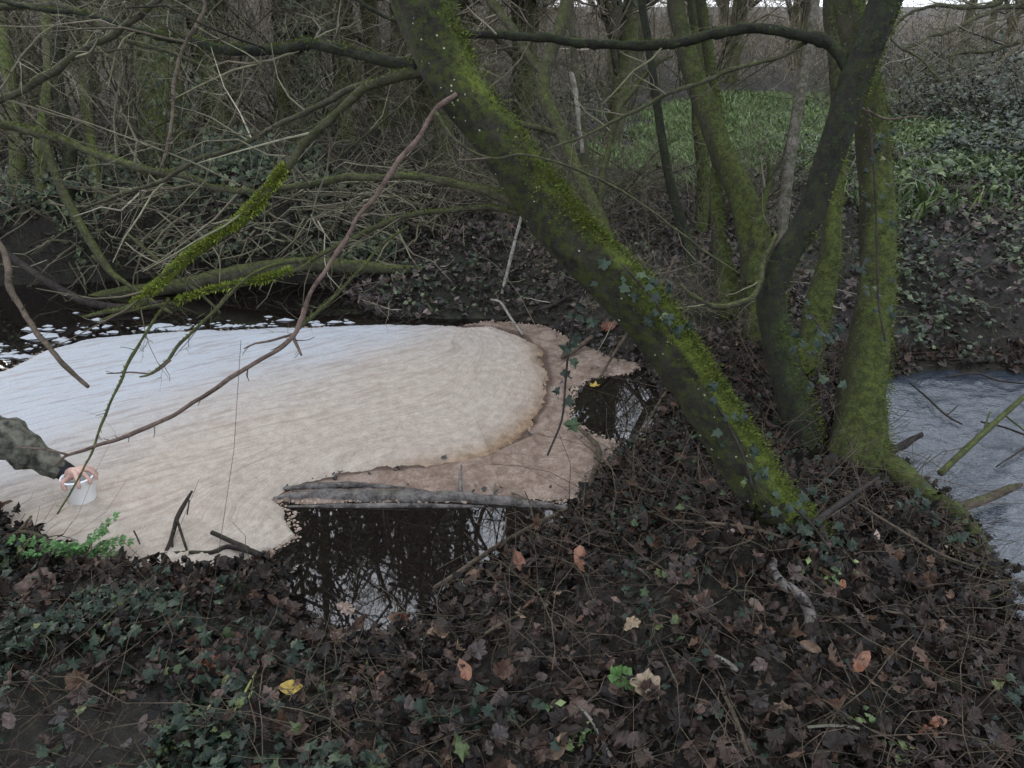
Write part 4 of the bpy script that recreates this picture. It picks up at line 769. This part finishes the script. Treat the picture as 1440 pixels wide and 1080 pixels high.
# ------------------------------------------------------------------ logs, fallen branches and sticks
def stick(name, label, pts, m, cat='stick', lift=.015, sides=8, lump=.2, onground=True, dep=None, group=None, kids=()):
    def mk(pts):
        P = []; Rr = []
        for t in pts:
            a, b, w_ = t[:3]
            if dep is None: g_ = G(a, b); p = g_ + [0, 0, lift + (t[3] if len(t) > 3 else 0)]; d = depth(p)
            else: d = dep + (t[3] if len(t) > 3 else 0); p = at(a, b, d)
            P.append(p); Rr.append(w_ * .37 * d / FPX)
        return P, Rr
    P, Rr = mk(pts); q = MB(); a, b = spline(P, Rr, .02); tube(q, a, b, sides, lump, 18, random.randint(0, 99))
    if not kids:
        o = q.build(name, mat[m]); origin_to(o, P[0]); return tag(o, label, cat, group)
    root = empty(name, P[0], label, cat, group); q.build('main_stem', mat[m], root)
    for kp in kids:
        P, Rr = mk(kp); q = MB(); a, b = spline(P, Rr, .02); tube(q, a, b, 6, lump, 18, random.randint(0, 99)); q.build('side_shoot', mat[m], root)
    return root
stick('floating_log', 'waterlogged log along the lower edge of the scum', [(385, 704, 8), (430, 702, 26), (520, 701, 30), (610, 702, 28), (700, 708, 24), (770, 714, 14), (810, 718, 6)], 'driftwood', 'log', lift=.008, sides=14, lump=.5,
      kids=[[(649, 700, 9), (648, 688, 8, .03), (650, 674, 4, .07)], [(694, 704, 4), (696, 690, 3, .03)], [(400, 694, 8, .02), (450, 691, 13, .02), (500, 690, 13, .02), (570, 692, 6, .015)]])
stick('grey_plank_root', 'thin grey root lying on the water under the scum edge', [(405, 714, 6), (480, 713, 11), (560, 712, 11), (680, 714, 7)], 'driftwood', 'root', lift=.004, lump=.5)
stick('fallen_stick', 'long straight grey stick leaning from the dark pool up the spit', [(612, 840, 9, .03), (640, 822, 10, .03), (700, 783, 10, .04), (760, 752, 9, .05), (815, 724, 8, .05), (845, 708, 4, .04)], 'stick', kids=[[(705, 780, 5, .04), (710, 765, 4, .06), (712, 752, 3, .08)], [(752, 755, 3, .04), (745, 735, 3, .08), (738, 722, 2, .1)]])
stick('fallen_stick', 'pale crooked stick standing from the bottom edge to the pool', [(452, 1080, 10), (468, 1020, 11), (474, 975, 10), (492, 930, 9), (504, 905, 8), (513, 888, 6)], 'stick_pale')
stick('crooked_root', 'thick pale green crooked root curling through the litter below the leaning trunk', [(1086, 800, 14, .02), (1084, 820, 19, .03), (1096, 840, 20, .04), (1118, 856, 21, .04), (1134, 874, 21, .03), (1139, 905, 20, .02), (1142, 925, 10, -.02)], 'driftwood', 'root', sides=12, lump=.25)
stick('fallen_stick', 'straight thin stick running left from the foot of the leaning trunk', [(945, 750, 5, .04), (1000, 758, 6, .05), (1050, 765, 7, .05), (1098, 775, 7, .04)], 'stick')
stick('fallen_branch', 'dark branch resting against the foot of the leaning trunk, rising right', [(1105, 790, 13, .05), (1150, 762, 12, .09), (1190, 738, 10, .12), (1225, 718, 6, .14)], 'stick_dark', 'branch')
stick('fallen_stick', 'long thin stick sloping down right toward the stream edge', [(1190, 740, 5, .1), (1250, 778, 5, .1), (1320, 812, 5, .08), (1395, 828, 4, .06)], 'stick')
stick('fallen_stick', 'thin arched stick under the ivy clump on the right', [(1210, 866, 4, .03), (1260, 882, 5, .04), (1310, 886, 5, .04), (1365, 882, 3, .03)], 'stick')
stick('fallen_stick', 'dark curved stick rising toward the centre of the litter', [(622, 965, 7, .02), (650, 935, 7, .03), (690, 905, 7, .04), (735, 880, 6, .04)], 'stick')
stick('fallen_stick', 'long pale stick lying along the bottom right edge', [(1070, 1052, 6, .03), (1130, 1044, 6, .04), (1190, 1043, 6, .04), (1260, 1056, 5, .03), (1340, 1052, 4, .03)], 'stick_pale')
stick('fallen_stick', 'steep grey stick at the bottom right of the pink leaf', [(1050, 1080, 9, .03), (1030, 1030, 9, .04), (1010, 985, 7, .04), (998, 950, 5, .03)], 'stick')
stick('fallen_stick', 'pale stick end at the bottom edge near the pink leaf', [(858, 1078, 9, .02), (845, 1055, 8, .03), (828, 1030, 7, .04), (812, 1008, 4, .03)], 'stick_pale')
stick('fallen_stick', 'short snapped stick with a bright cut end in the lower right litter', [(1004, 940, 10, .03), (1018, 948, 11, .03), (1034, 958, 11, .03)], 'stick_pale')
stick('raised_twig', 'dark forked twig standing up before the near foam edge', [(232, 795, 8, .02), (246, 778, 8, .06), (256, 760, 9, .1), (268, 748, 8, .13), (280, 738, 4, .16)], 'stick_dark', 'twig', kids=[[(256, 762, 5, .1), (262, 778, 5, .06), (268, 792, 4, .02)], [(246, 776, 4, .06), (247, 800, 4, 0)], [(275, 745, 3, .14), (270, 755, 3, .1)]])
stick('fallen_branch', 'dark bent branch lying along the near foam edge', [(180, 806, 6, .02), (220, 794, 7, .03), (262, 790, 9, .03), (300, 790, 10, .03), (322, 784, 9, .04), (352, 790, 12, .04), (385, 800, 9, .03)], 'stick_dark', 'branch', kids=[[(352, 788, 11, .04), (330, 780, 10, .05), (302, 772, 9, .07)], [(205, 795, 4, .02), (200, 780, 3, .05), (194, 770, 3, .07)]])
stick('fallen_branch', 'bare forked branch on the bank at the left below the arm', [(0, 790, 8, .05), (32, 770, 8, .06), (60, 775, 10, .06), (90, 800, 9, .05), (130, 825, 6, .04)], 'stick', 'branch', kids=[[(32, 770, 6, .06), (52, 752, 5, .08)]])
stick('grass_stems', 'pair of pale yellow green dead stems among the ivy', [(324, 1030, 5, .02), (345, 1000, 5, .04), (365, 970, 4, .06)], 'leaf_lime', 'stems', kids=[[(328, 1032, 5, .02), (352, 1005, 5, .04), (362, 985, 4, .05)]])
stick('fallen_stick', 'thin horizontal twig in the bottom centre', [(575, 1030, 3, .02), (620, 1034, 4, .03), (680, 1050, 3, .02)], 'stick')
stick('fallen_log', 'dark half buried log below the two orange leaves', [(560, 988, 12, .0), (620, 985, 15, .0), (670, 992, 15, .0), (705, 998, 9, -.01)], 'stick_dark', 'log', sides=10)
stick('stick_tripod', 'pale stick stuck upright in the mud of the far bank', [(706, 416, 7), (716, 392, 7, .1), (727, 368, 6, .22), (738, 346, 5, .34)], 'stick_pale')
stick('fallen_stick', 'thin stick along the far bank above the foam tip', [(695, 456, 5, .01), (730, 448, 6, .02), (770, 440, 6, .03), (800, 425, 5, .03)], 'stick_dark')
stick('curved_twig', 'pale hooked twig dipping into the foam tip', [(690, 433, 5, .05), (704, 440, 5, .07), (716, 455, 5, .05), (735, 477, 4, .02)], 'stick_pale', 'twig')
stick('fallen_stick', 'pale stick resting on the scum beside the small dark pool', [(790, 510, 8, .02), (810, 500, 9, .03), (832, 486, 8, .05)], 'stick')
stick('fallen_branch', 'grey branch propped from the small pool up to the leaning trunk', [(842, 540, 5, .02), (870, 508, 6, .1), (900, 478, 7, .18), (925, 455, 7, .26), (945, 430, 6, .34)], 'stick', 'branch')
stick('fallen_stick', 'thin stick bordering the right side of the small pool', [(905, 612, 4, .02), (922, 585, 5, .04), (937, 562, 4, .05)], 'stick')
stick('fallen_branch', 'grey root edging the scum on the right', [(800, 600, 6, .02), (822, 620, 8, .03), (842, 642, 10, .02), (833, 680, 12, .02), (822, 712, 8, .02)], 'stick', 'root')
# debris across the right stream
stick('mossy_branch', 'mossy branch with tufts reaching across the stream at the right', [(1318, 682, 13, .05), (1345, 665, 13, .1), (1370, 645, 12, .12), (1400, 622, 11, .15), (1440, 595, 9, .2), (1500, 560, 7, .28)], 'branch_moss', 'branch', kids=[[(1372, 645, 5, .12), (1380, 620, 3, .16)], [(1400, 622, 4, .15), (1440, 640, 3, .1)]])
stick('driftwood', 'weathered driftwood log caught at the stream edge', [(1300, 742, 14, .02), (1340, 728, 18, .03), (1380, 716, 18, .04), (1420, 702, 14, .05), (1432, 698, 7, .05)], 'stick', 'log', sides=12, lump=.4)
stick('driftwood', 'dark driftwood wedged behind the mossy root', [(1245, 650, 14, .03), (1265, 640, 16, .04), (1292, 628, 8, .06)], 'stick_dark', 'log', sides=10, lump=.4)
stick('water_twig', 'thin forked twig trailing in the stream beyond the mossy branch', [(1280, 548, 3, .02), (1300, 565, 4, .02), (1330, 590, 4, .01), (1352, 600, 3, .0)], 'stick_dark', 'twig', kids=[[(1330, 590, 3, .01), (1345, 580, 2, .03)]])
stick('water_twig', 'dark twig lying in the stream by the far edge', [(1330, 535, 4, .01), (1370, 532, 4, .02), (1400, 540, 4, .01), (1440, 545, 3, .01)], 'stick_dark', 'twig')
stick('water_twig', 'bent twig in the stream below the mossy branch', [(1375, 608, 4, .05), (1420, 615, 4, .03), (1445, 630, 4, .02), (1400, 660, 3, .0)], 'stick_dark', 'twig')
stick('fallen_branch', 'straight dark pole at the stream edge in the lower right', [(1380, 806, 10, .04), (1420, 812, 11, .04), (1470, 820, 10, .04)], 'stick_dark', 'branch')
# far left bank logs and leaning poles
dq = gd(300, 420)
stick('fallen_log', 'mossy fallen log lying along the foot of the left far bank', [(90, 430, 20, .1), (160, 415, 24, .1), (250, 402, 28, .05), (330, 385, 30, 0), (420, 372, 28, 0), (500, 375, 26, 0), (600, 382, 18, 0)], 'branch', 'log', dep=dq, sides=14)
for lab, pts in [('grey pole leaning down the left bank to the foam', [(60, 190, 16), (80, 250, 17), (110, 310, 17), (150, 375, 14), (170, 395, 10)]), ('thin pole crossing the dark water at the left', [(130, 360, 8), (180, 400, 8), (240, 440, 7), (300, 480, 5)]),
                 ('bare stem sloping across the dark undercut bank', [(180, 330, 6), (240, 380, 6), (300, 430, 5), (340, 480, 4)]), ('curved root hanging over the dark water at the left', [(0, 350, 14), (50, 385, 14), (110, 420, 16), (170, 432, 14), (230, 425, 10)])]:
    stick('leaning_pole', lab, pts, 'stick_dark' if 'root' in lab else 'branch', 'branch', dep=dq - .3)

# ------------------------------------------------------------------ single fallen leaves
OUT = {'maple': O_MAPLE, 'oval': O_OVAL, 'oak': O_OAK, 'ivy': O_IVY}
def leafmesh(kind, col, curl=.4, fold=.15, tw_=.2):
    V, T = fan(OUT[kind], curl, fold, tw_); q = MB(); q.add(V, None, T, .5); return q.mesh('fallen_leaf', mat['leaf_' + col], smooth=False)
def put_leaf(me, p, s, nrm_, rot, label, group=None, name='fallen_leaf'):
    o = bpy.data.objects.new(name, me); C.objects.link(o); o.location = [float(c) for c in p]; o.rotation_mode = 'QUATERNION'
    o.rotation_quaternion = Vector(nrm_).to_track_quat('Z', 'Y') @ __import__('mathutils').Quaternion((0, 0, 1), rot); o.scale = (s,) * 3; return tag(o, label, 'leaf', group)
for px, py, wpx, kind, col, lab in [
    (820, 822, 40, 'oval', 'orange', 'upright orange oval leaf in the middle of the litter'), (735, 822, 34, 'oval', 'russet', 'narrow rust leaf left of the upright orange leaf'), (580, 890, 36, 'oval', 'russet', 'amber leaf at the near rim of the dark pool'),
    (545, 962, 28, 'oval', 'orange', 'small salmon leaf left of the round orange leaf'), (661, 978, 34, 'oval', 'orange', 'round salmon orange leaf near the bottom centre'), (830, 1010, 70, 'maple', 'pink', 'large pinkish leaf at the bottom centre right'),
    (862, 985, 38, 'maple', 'green', 'fresh green leaf touching the large pinkish leaf'), (925, 990, 48, 'maple', 'tan', 'pale tan curled leaf right of the green leaf'), (1190, 965, 42, 'oval', 'orange', 'bright rust leaf alone in the lower right'),
    (835, 545, 18, 'ivy', 'yellow', 'small yellow leaf floating on the small dark pool'), (320, 955, 52, 'maple', 'russet', 'rust brown leaf among the ivy right of the yellow stems'), (395, 988, 34, 'oval', 'yellow', 'mustard leaf beside the ivy near the pale crooked stick'),
    (310, 842, 24, 'ivy', 'lime', 'lime yellow leaf by the dark bent branch'), (45, 830, 58, 'maple', 'pink', 'dull pinkish leaf under the ivy at the left'), (980, 888, 44, 'maple', 'pink', 'reddish leaf right of centre below the straight stick'),
    (1050, 862, 28, 'oval', 'pink', 'rounded pink leaf left of the crooked root'), (860, 470, 22, 'maple', 'russet', 'rusty leaf on the far mud left of the leaning trunk'), (895, 890, 28, 'maple', 'tan', 'small tan leaf in the litter right of the dark curved stick'),
    (1325, 1030, 30, 'oval', 'orange', 'orange leaf near the bottom right corner'), (1015, 770, 18, 'oval', 'pale', 'tiny whitish leaf above the straight thin stick'), (1230, 782, 20, 'oval', 'pale', 'tiny pale leaf right of the ivy clump'), (1180, 850, 20, 'oval', 'orange', 'small peach leaf in front of the ivy clump'),
    (965, 830, 22, 'oval', 'tan', 'small tan leaf left of the crooked root'), (500, 945, 22, 'oval', 'lime', 'yellow green leaf just right of the pale crooked stick'), (690, 890, 24, 'maple', 'pink', 'dusty pink leaf on the dark curved stick'), (1290, 1060, 34, 'maple', 'russet', 'rust leaf at the bottom edge on the right'),
    (720, 328, 16, 'maple', 'pink', 'pink leaf on the far bank left of the leaning trunk'), (668, 395, 10, 'oval', 'orange', 'tiny orange leaf on the far mud bank'), (475, 865, 30, 'oak', 'pale', 'pale curled leaf at the left rim of the dark pool'), (1340, 640, 0, 'oval', 'russet', '')]:
    if not lab: continue
    p = G(px, py) + [0, 0, .055 if py > 600 else .03]
    if 'floating' in lab: p = onz(px, py, .012)
    s = wpx * depth(p) / FPX * .98; put_leaf(leafmesh(kind, col, rng.uniform(-.4, .5), rng.uniform(0, .3), rng.uniform(-.3, .3)), p, s, (rng.normal(0, .2), -.55 + rng.normal(0, .2), 1) if 'floating' not in lab else (0, 0, 1), rng.random() * 6.28 if 'upright' not in lab else .1, lab)
meshes = [leafmesh(k, c, cu, fo_, t_) for k, c in (('maple', 'brown'), ('oval', 'brown'), ('oak', 'dull'), ('maple', 'dull'), ('oval', 'pink'), ('maple', 'brown'), ('oak', 'brown'), ('maple', 'pink')) for cu, fo_, t_ in ((.5, .2, .3), (-.5, .1, -.3))]
for k in range(262):
    while True:
        px = rng.uniform(430, 1430) if k < 200 else rng.uniform(0, 520); py = rng.uniform(780, 1078)
        p = G(px, py)
        if min(float(sdist(p[0], p[1], POND)), float(sdist(p[0], p[1], STREAM))) > .03: break
    zone = ('right' if px > 1000 else 'middle' if px > 520 else 'left'); colr = ('pinkish ' if (k % 16) in (8, 9, 14, 15) else 'dull brown ') + ['lobed', 'oval', 'wavy edged', 'lobed', 'oval', 'lobed', 'wavy edged', 'lobed'][(k % 16) // 2]
    put_leaf(meshes[k % 16], p + [0, 0, rng.uniform(.02, .055)], rng.uniform(.035, .066), (rng.normal(0, .45), -.3 + rng.normal(0, .35), 1), rng.random() * 6.28,
             {'right': '%s fallen leaf in the litter at the lower right', 'middle': '%s fallen leaf in the litter below the dark pool', 'left': '%s fallen leaf lying among the ivy at the lower left'}[zone] % colr, '%s fallen leaves at the %s' % (colr, zone))

# fern-like plant at the left
pb = G(108, 797) + [0, 0, .02]; fr = empty('cow_parsley', pb, 'bright green feathery leaved plant at the foam edge below the hand', 'plant')
for k in range(11):
    a = rng.uniform(-2.6, .4) if k else -1.2; L = rng.uniform(.17, .26); D = np.array([[math.cos(a) * .8, math.sin(a) * .4 + .1, rng.uniform(.7, 1.3)]])
    P, Rr = grow(pb[None], D, np.array([L]), np.array([.0022]), 8, .07, -.12); mb = MB(); btubes(mb, P, Rr, 4); P = P[0]
    pos = []; hd = []
    for i in range(2, 8):
        t = nrm(P[i] - P[i - 1]); sdv = nrm(np.cross(t, [0, 0, 1.0]))
        for sg in (-1, 1):
            for j in range(4):
                base = P[i] + (sdv * sg + t * .35) * .012 * j * (1.15 - i / 8); pos += [base, base]; hd += [t + sdv * sg * .3, sdv * sg + t * .2]
    scatter(mb, T_SM, np.array(pos), tilt(len(pos), .25), rng.uniform(.015, .026, len(pos)), rng.random(len(pos)), np.array(hd)); mb.build('leaf', mat['fern'], fr, smooth=False)
for (px, py, lab, nn_) in [(270, 1050, 'patch of bright green moss sprigs at the bottom left', 10), (1215, 1055, 'green sprig at the bottom right', 7), (800, 1045, 'little green seedling by the bottom centre stick', 5), (1155, 815, 'small green leafy sprig above the crooked root', 6)]:
    pb = G(px, py); r_ = empty('green_sprig', pb, lab, 'plant'); mb = MB(); n = nn_ * 9; pos = pb + rng.normal(0, .035, (n, 3)) * [1.4, 1, .5] + [0, 0, .04]; scatter(mb, T_SM, pos, tilt(n, .7), rng.uniform(.015, .035, n)); mb.build('leaves', mat['herb'], r_, smooth=False, kind='stuff')
    S = np.repeat(pb[None], nn_, 0); P, Rr = grow(S, tilt(nn_, .5), np.full(nn_, .06), np.full(nn_, .0015), 4, .1); mb = MB(); btubes(mb, P, Rr, 3); mb.build('stems', mat['herb'], r_)

# ------------------------------------------------------------------ person and tub
def skin(name, verts, edges, rad, m, parent, root=0, sub=2):
    me = bpy.data.meshes.new(name); org = np.array(parent['_org']); me.from_pydata([tuple(float(c) for c in np.array(v) - org) for v in verts], edges, []); o = bpy.data.objects.new(name, me); C.objects.link(o)
    md = o.modifiers.new('skin', 'SKIN'); md.use_smooth_shade = True; ly = me.skin_vertices[0] if me.skin_vertices else None
    if ly is None:
        bpy.context.view_layer.objects.active = o; ly = me.skin_vertices[0]
    for i, r_ in enumerate(rad): ly.data[i].radius = (r_, r_) if not isinstance(r_, tuple) else r_; ly.data[i].use_root = (i == root)
    o.modifiers.new('sub', 'SUBSURF').levels = sub; o.modifiers['sub'].render_levels = sub
    if m: me.materials.append(m)
    o.parent = parent; return o
mat['coat'] = plain('coat', (.085, .082, .062), .85, .3, .75, 22)
mat['trousers'] = plain('trousers', (.02, .022, .03), .9, .2)
mat['skin'] = plain('skin', (.46, .29, .24), .5, .4, .12, 30, Subsurface_Weight=.1)
mat['hair'] = plain('hair', (.03, .02, .012), .7, .3)
mat['cuff'] = plain('cuff', (.012, .013, .014), .8, .3)
mat['boot'] = plain('boot', (.015, .014, .012), .6, .4)
tub_c = onz(121, 715, 0.0); tub_c[2] = 0.0
wr = at(99, 668, depth(tub_c) - .02); elb = at(-6, 612, depth(tub_c) - .12)
sh = elb + np.array([-.26, -.08, .27])
base = np.array([sh[0] - .45, sh[1] - .25, 0]); base[2] = float(H(base[0], base[1]))
pr = empty('person', base, 'person in a grey green coat at the left edge reaching to the tub', 'person')
pelv = base + [0, 0, .42]; chest = (pelv + sh) / 2 + [-.0, -.08, .14]; neck = sh + np.array([-.12, -.16, .10]); head = neck + np.array([.10, .02, .12])
shl = neck + np.array([-.10, -.20, -.08]); ell = shl + np.array([.16, .02, -.27]); wl_ = base + [.30, -.1, .42]
q1 = pelv + [.03, .12, 0]; q2 = pelv + [.03, -.12, 0]; kn1 = base + [.33, .16, .42]; kn2 = base + [.30, -.22, .36]; an1 = base + [.08, .17, .1]; an2 = base + [.0, -.2, .1]
skin('body', [pelv, chest, neck - [0, 0, .06], sh, elb, wr - (wr - elb) * .12, shl, ell, wl_, neck], [(0, 1), (1, 2), (2, 3), (3, 4), (4, 5), (2, 6), (6, 7), (7, 8), (2, 9)], [.17, .18, .13, .095, .078, .05, .095, .07, .045, .06], mat['coat'], pr)
skin('trousers', [pelv, q1, q2, kn1, kn2, an1, an2], [(0, 1), (0, 2), (1, 3), (2, 4), (3, 5), (4, 6)], [.16, .12, .12, .08, .08, .055, .055], mat['trousers'], pr)
for an in (an1, an2): skin('boot', [an - [.05, 0, .03], an + [.04, 0, -.05], an + [.19, 0, -.065]], [(0, 1), (1, 2)], [.05, .05, .04], mat['boot'], pr, sub=1)
hd = skin('head', [neck + [0, 0, -.02], neck + [.03, 0, .05], head, head + [.02, 0, .06], head + [.075, 0, -.02], head + [.10, 0, .005], head + [.05, .0, -.07]], [(0, 1), (1, 2), (2, 3), (2, 4), (4, 5), (1, 6)], [.055, .055, .088, .08, .05, .014, .035], mat['skin'], pr)
skin('hair', [head + [-.03, 0, .03], head + [0, 0, .07], head + [-.04, 0, -.03]], [(0, 1), (0, 2)], [.095, .085, .075], mat['hair'], pr)
hw = nrm(wr - elb); cf = MB(); a, b = spline([wr - hw * .055, wr - hw * .02, wr - hw * .0], [.042, .040, .036], .01); tube(cf, a, b, 16, .15, 20, 3); cf.build('cuff', mat['cuff'], pr)
# creases of the sleeve
sf = MB(); aa = [sh, elb, wr - hw * .045]; a, b = spline([sh + (elb - sh) * .5, elb - hw * .06 + [0, 0, .0], elb + hw * .08, elb + (wr - elb) * .55, wr - hw * .045], [.086, .092, .086, .066, .046], .008)
s_ = np.r_[0, np.cumsum(np.linalg.norm(np.diff(a, axis=0), axis=1))]; b = b * (1 + .07 * np.sin(s_ * 60 + 2 * fbm(s_ * 9, s_ * 3, 4)) + .12 * fbm(s_ * 22, s_ * 0, 6)); tube(sf, a, b, 28, .35, 16, 8); sf.build('sleeve', mat['coat'], pr)
# hand over the rim: palm and five fingers
top = tub_c + [0, 0, .166]; right = np.array([1.0, 0, 0]); fwd = np.array([0, 1.0, 0]); upv = np.array([0, 0, 1.0])
pal = wr + nrm(top + [.0, 0, .03] - wr) * .05
def K(a, b, c): return top + np.array([a * 1.12, b * 1.12, c])
knk = [K(.018, .030, .032), K(.024, .010, .036), K(.022, -.010, .034), K(.015, -.028, .028)]
V = [wr - hw * .02, pal]; E = [(0, 1)]; RR = [.026, .026]
tips = [[K(.042, .034, .024), K(.058, .034, .004), K(.060, .032, -.016)], [K(.050, .012, .028), K(.067, .012, .004), K(.068, .011, -.022)], [K(.044, -.016, .024), K(.060, -.022, .002), K(.060, -.024, -.022)], [K(.026, -.046, .018), K(.034, -.058, -.002), K(.034, -.058, -.020)]]
for kk, tp in zip(knk, tips):
    i = len(V); V.append(kk); E.append((1, i)); RR.append(.0125)
    for t, r_ in zip(tp, (.0095, .0088, .0078)): V.append(t); E.append((len(V) - 2, len(V) - 1)); RR.append(r_)
i = len(V); V.append(pal + [-.005, -.028, -.008]); E.append((1, i)); RR.append(.014)
for t, r_ in ((K(-.030, -.052, .012), .0115), (K(-.026, -.060, -.012), .010), (K(-.020, -.058, -.030), .0085)): V.append(t); E.append((len(V) - 2, len(V) - 1)); RR.append(r_)
skin('hand', V, E, RR, mat['skin'], pr, root=1)
# left hand resting on the knee
w2 = wl_; V = [w2, w2 + [.05, .01, .0]]; E = [(0, 1)]; RR = [.025, .026]
for k in range(4):
    i = len(V); b_ = w2 + np.array([.08, -.025 + .019 * k, .0]); V += [b_, b_ + [.03, 0, -.006], b_ + [.045, 0, -.028]]; E += [(1, i), (i, i + 1), (i + 1, i + 2)]; RR += [.012, .009, .008]
i = len(V); V += [w2 + [.05, .04, -.005], w2 + [.075, .055, -.015]]; E += [(1, i), (i, i + 1)]; RR += [.012, .009]
skin('hand', V, E, RR, mat['skin'], pr, root=1)
mt = M('tub_plastic'); mat['tub'] = mt.fin(mt.mix(mt.smooth(mt.noise(15, 3), .3, .7), (.82, .84, .84), (.90, .91, .91)), .3, .5)
prof = [(.0, .004), (.050, .004), (.054, .010), (.066, .135), (.070, .137), (.070, .144), (.064, .144), (.0635, .134), (.052, .014), (.0, .012)]
n = 40; th = np.linspace(0, 2 * np.pi, n, endpoint=False); V = np.array([[tub_c[0] + r_ * math.cos(t), tub_c[1] + r_ * math.sin(t), z] for r_, z in prof for t in th]); i = np.arange(len(prof) - 1)[:, None] * n; j = np.arange(n)[None]
mb = MB(); mb.add(V, np.stack([i + j, i + (j + 1) % n, i + n + (j + 1) % n, i + n + j], -1).reshape(-1, 4)); o = mb.build('plastic_tub', mat['tub']); origin_to(o, tub_c); o.location.z = .03
tag(o, 'white translucent plastic tub held in the foam by the hand', 'tub')
ORD = ['first', 'second', 'third', 'fourth', 'fifth', 'sixth', 'seventh', 'eighth', 'ninth', 'tenth', 'eleventh', 'twelfth', 'thirteenth', 'fourteenth']
for gname in ('bare shrubs on the left far bank', 'bare shrubs behind the left bank trees', 'low bare shrubs behind the leaning trunk', 'bare shrubs beyond the grass', 'bare shrubs at the right of the clearing', 'tall bare trees behind the left thicket', 'tall bare trees beyond the grass', 'pale bare trees at the upper right', 'ivy hung bare trees on the far bank'):
    os_ = sorted([o for o in C.objects if o.get('group') == gname and o.parent is None], key=lambda o: o.location.x / max(o.location.y, .1))
    for i, o in enumerate(os_): o['label'] = '%s from the left of the %s' % (ORD[i], gname)
for ob in list(bpy.data.objects):
    if '_org' in ob: del ob['_org']
print('tris', sum(len(m_.polygons) for m_ in bpy.data.meshes))
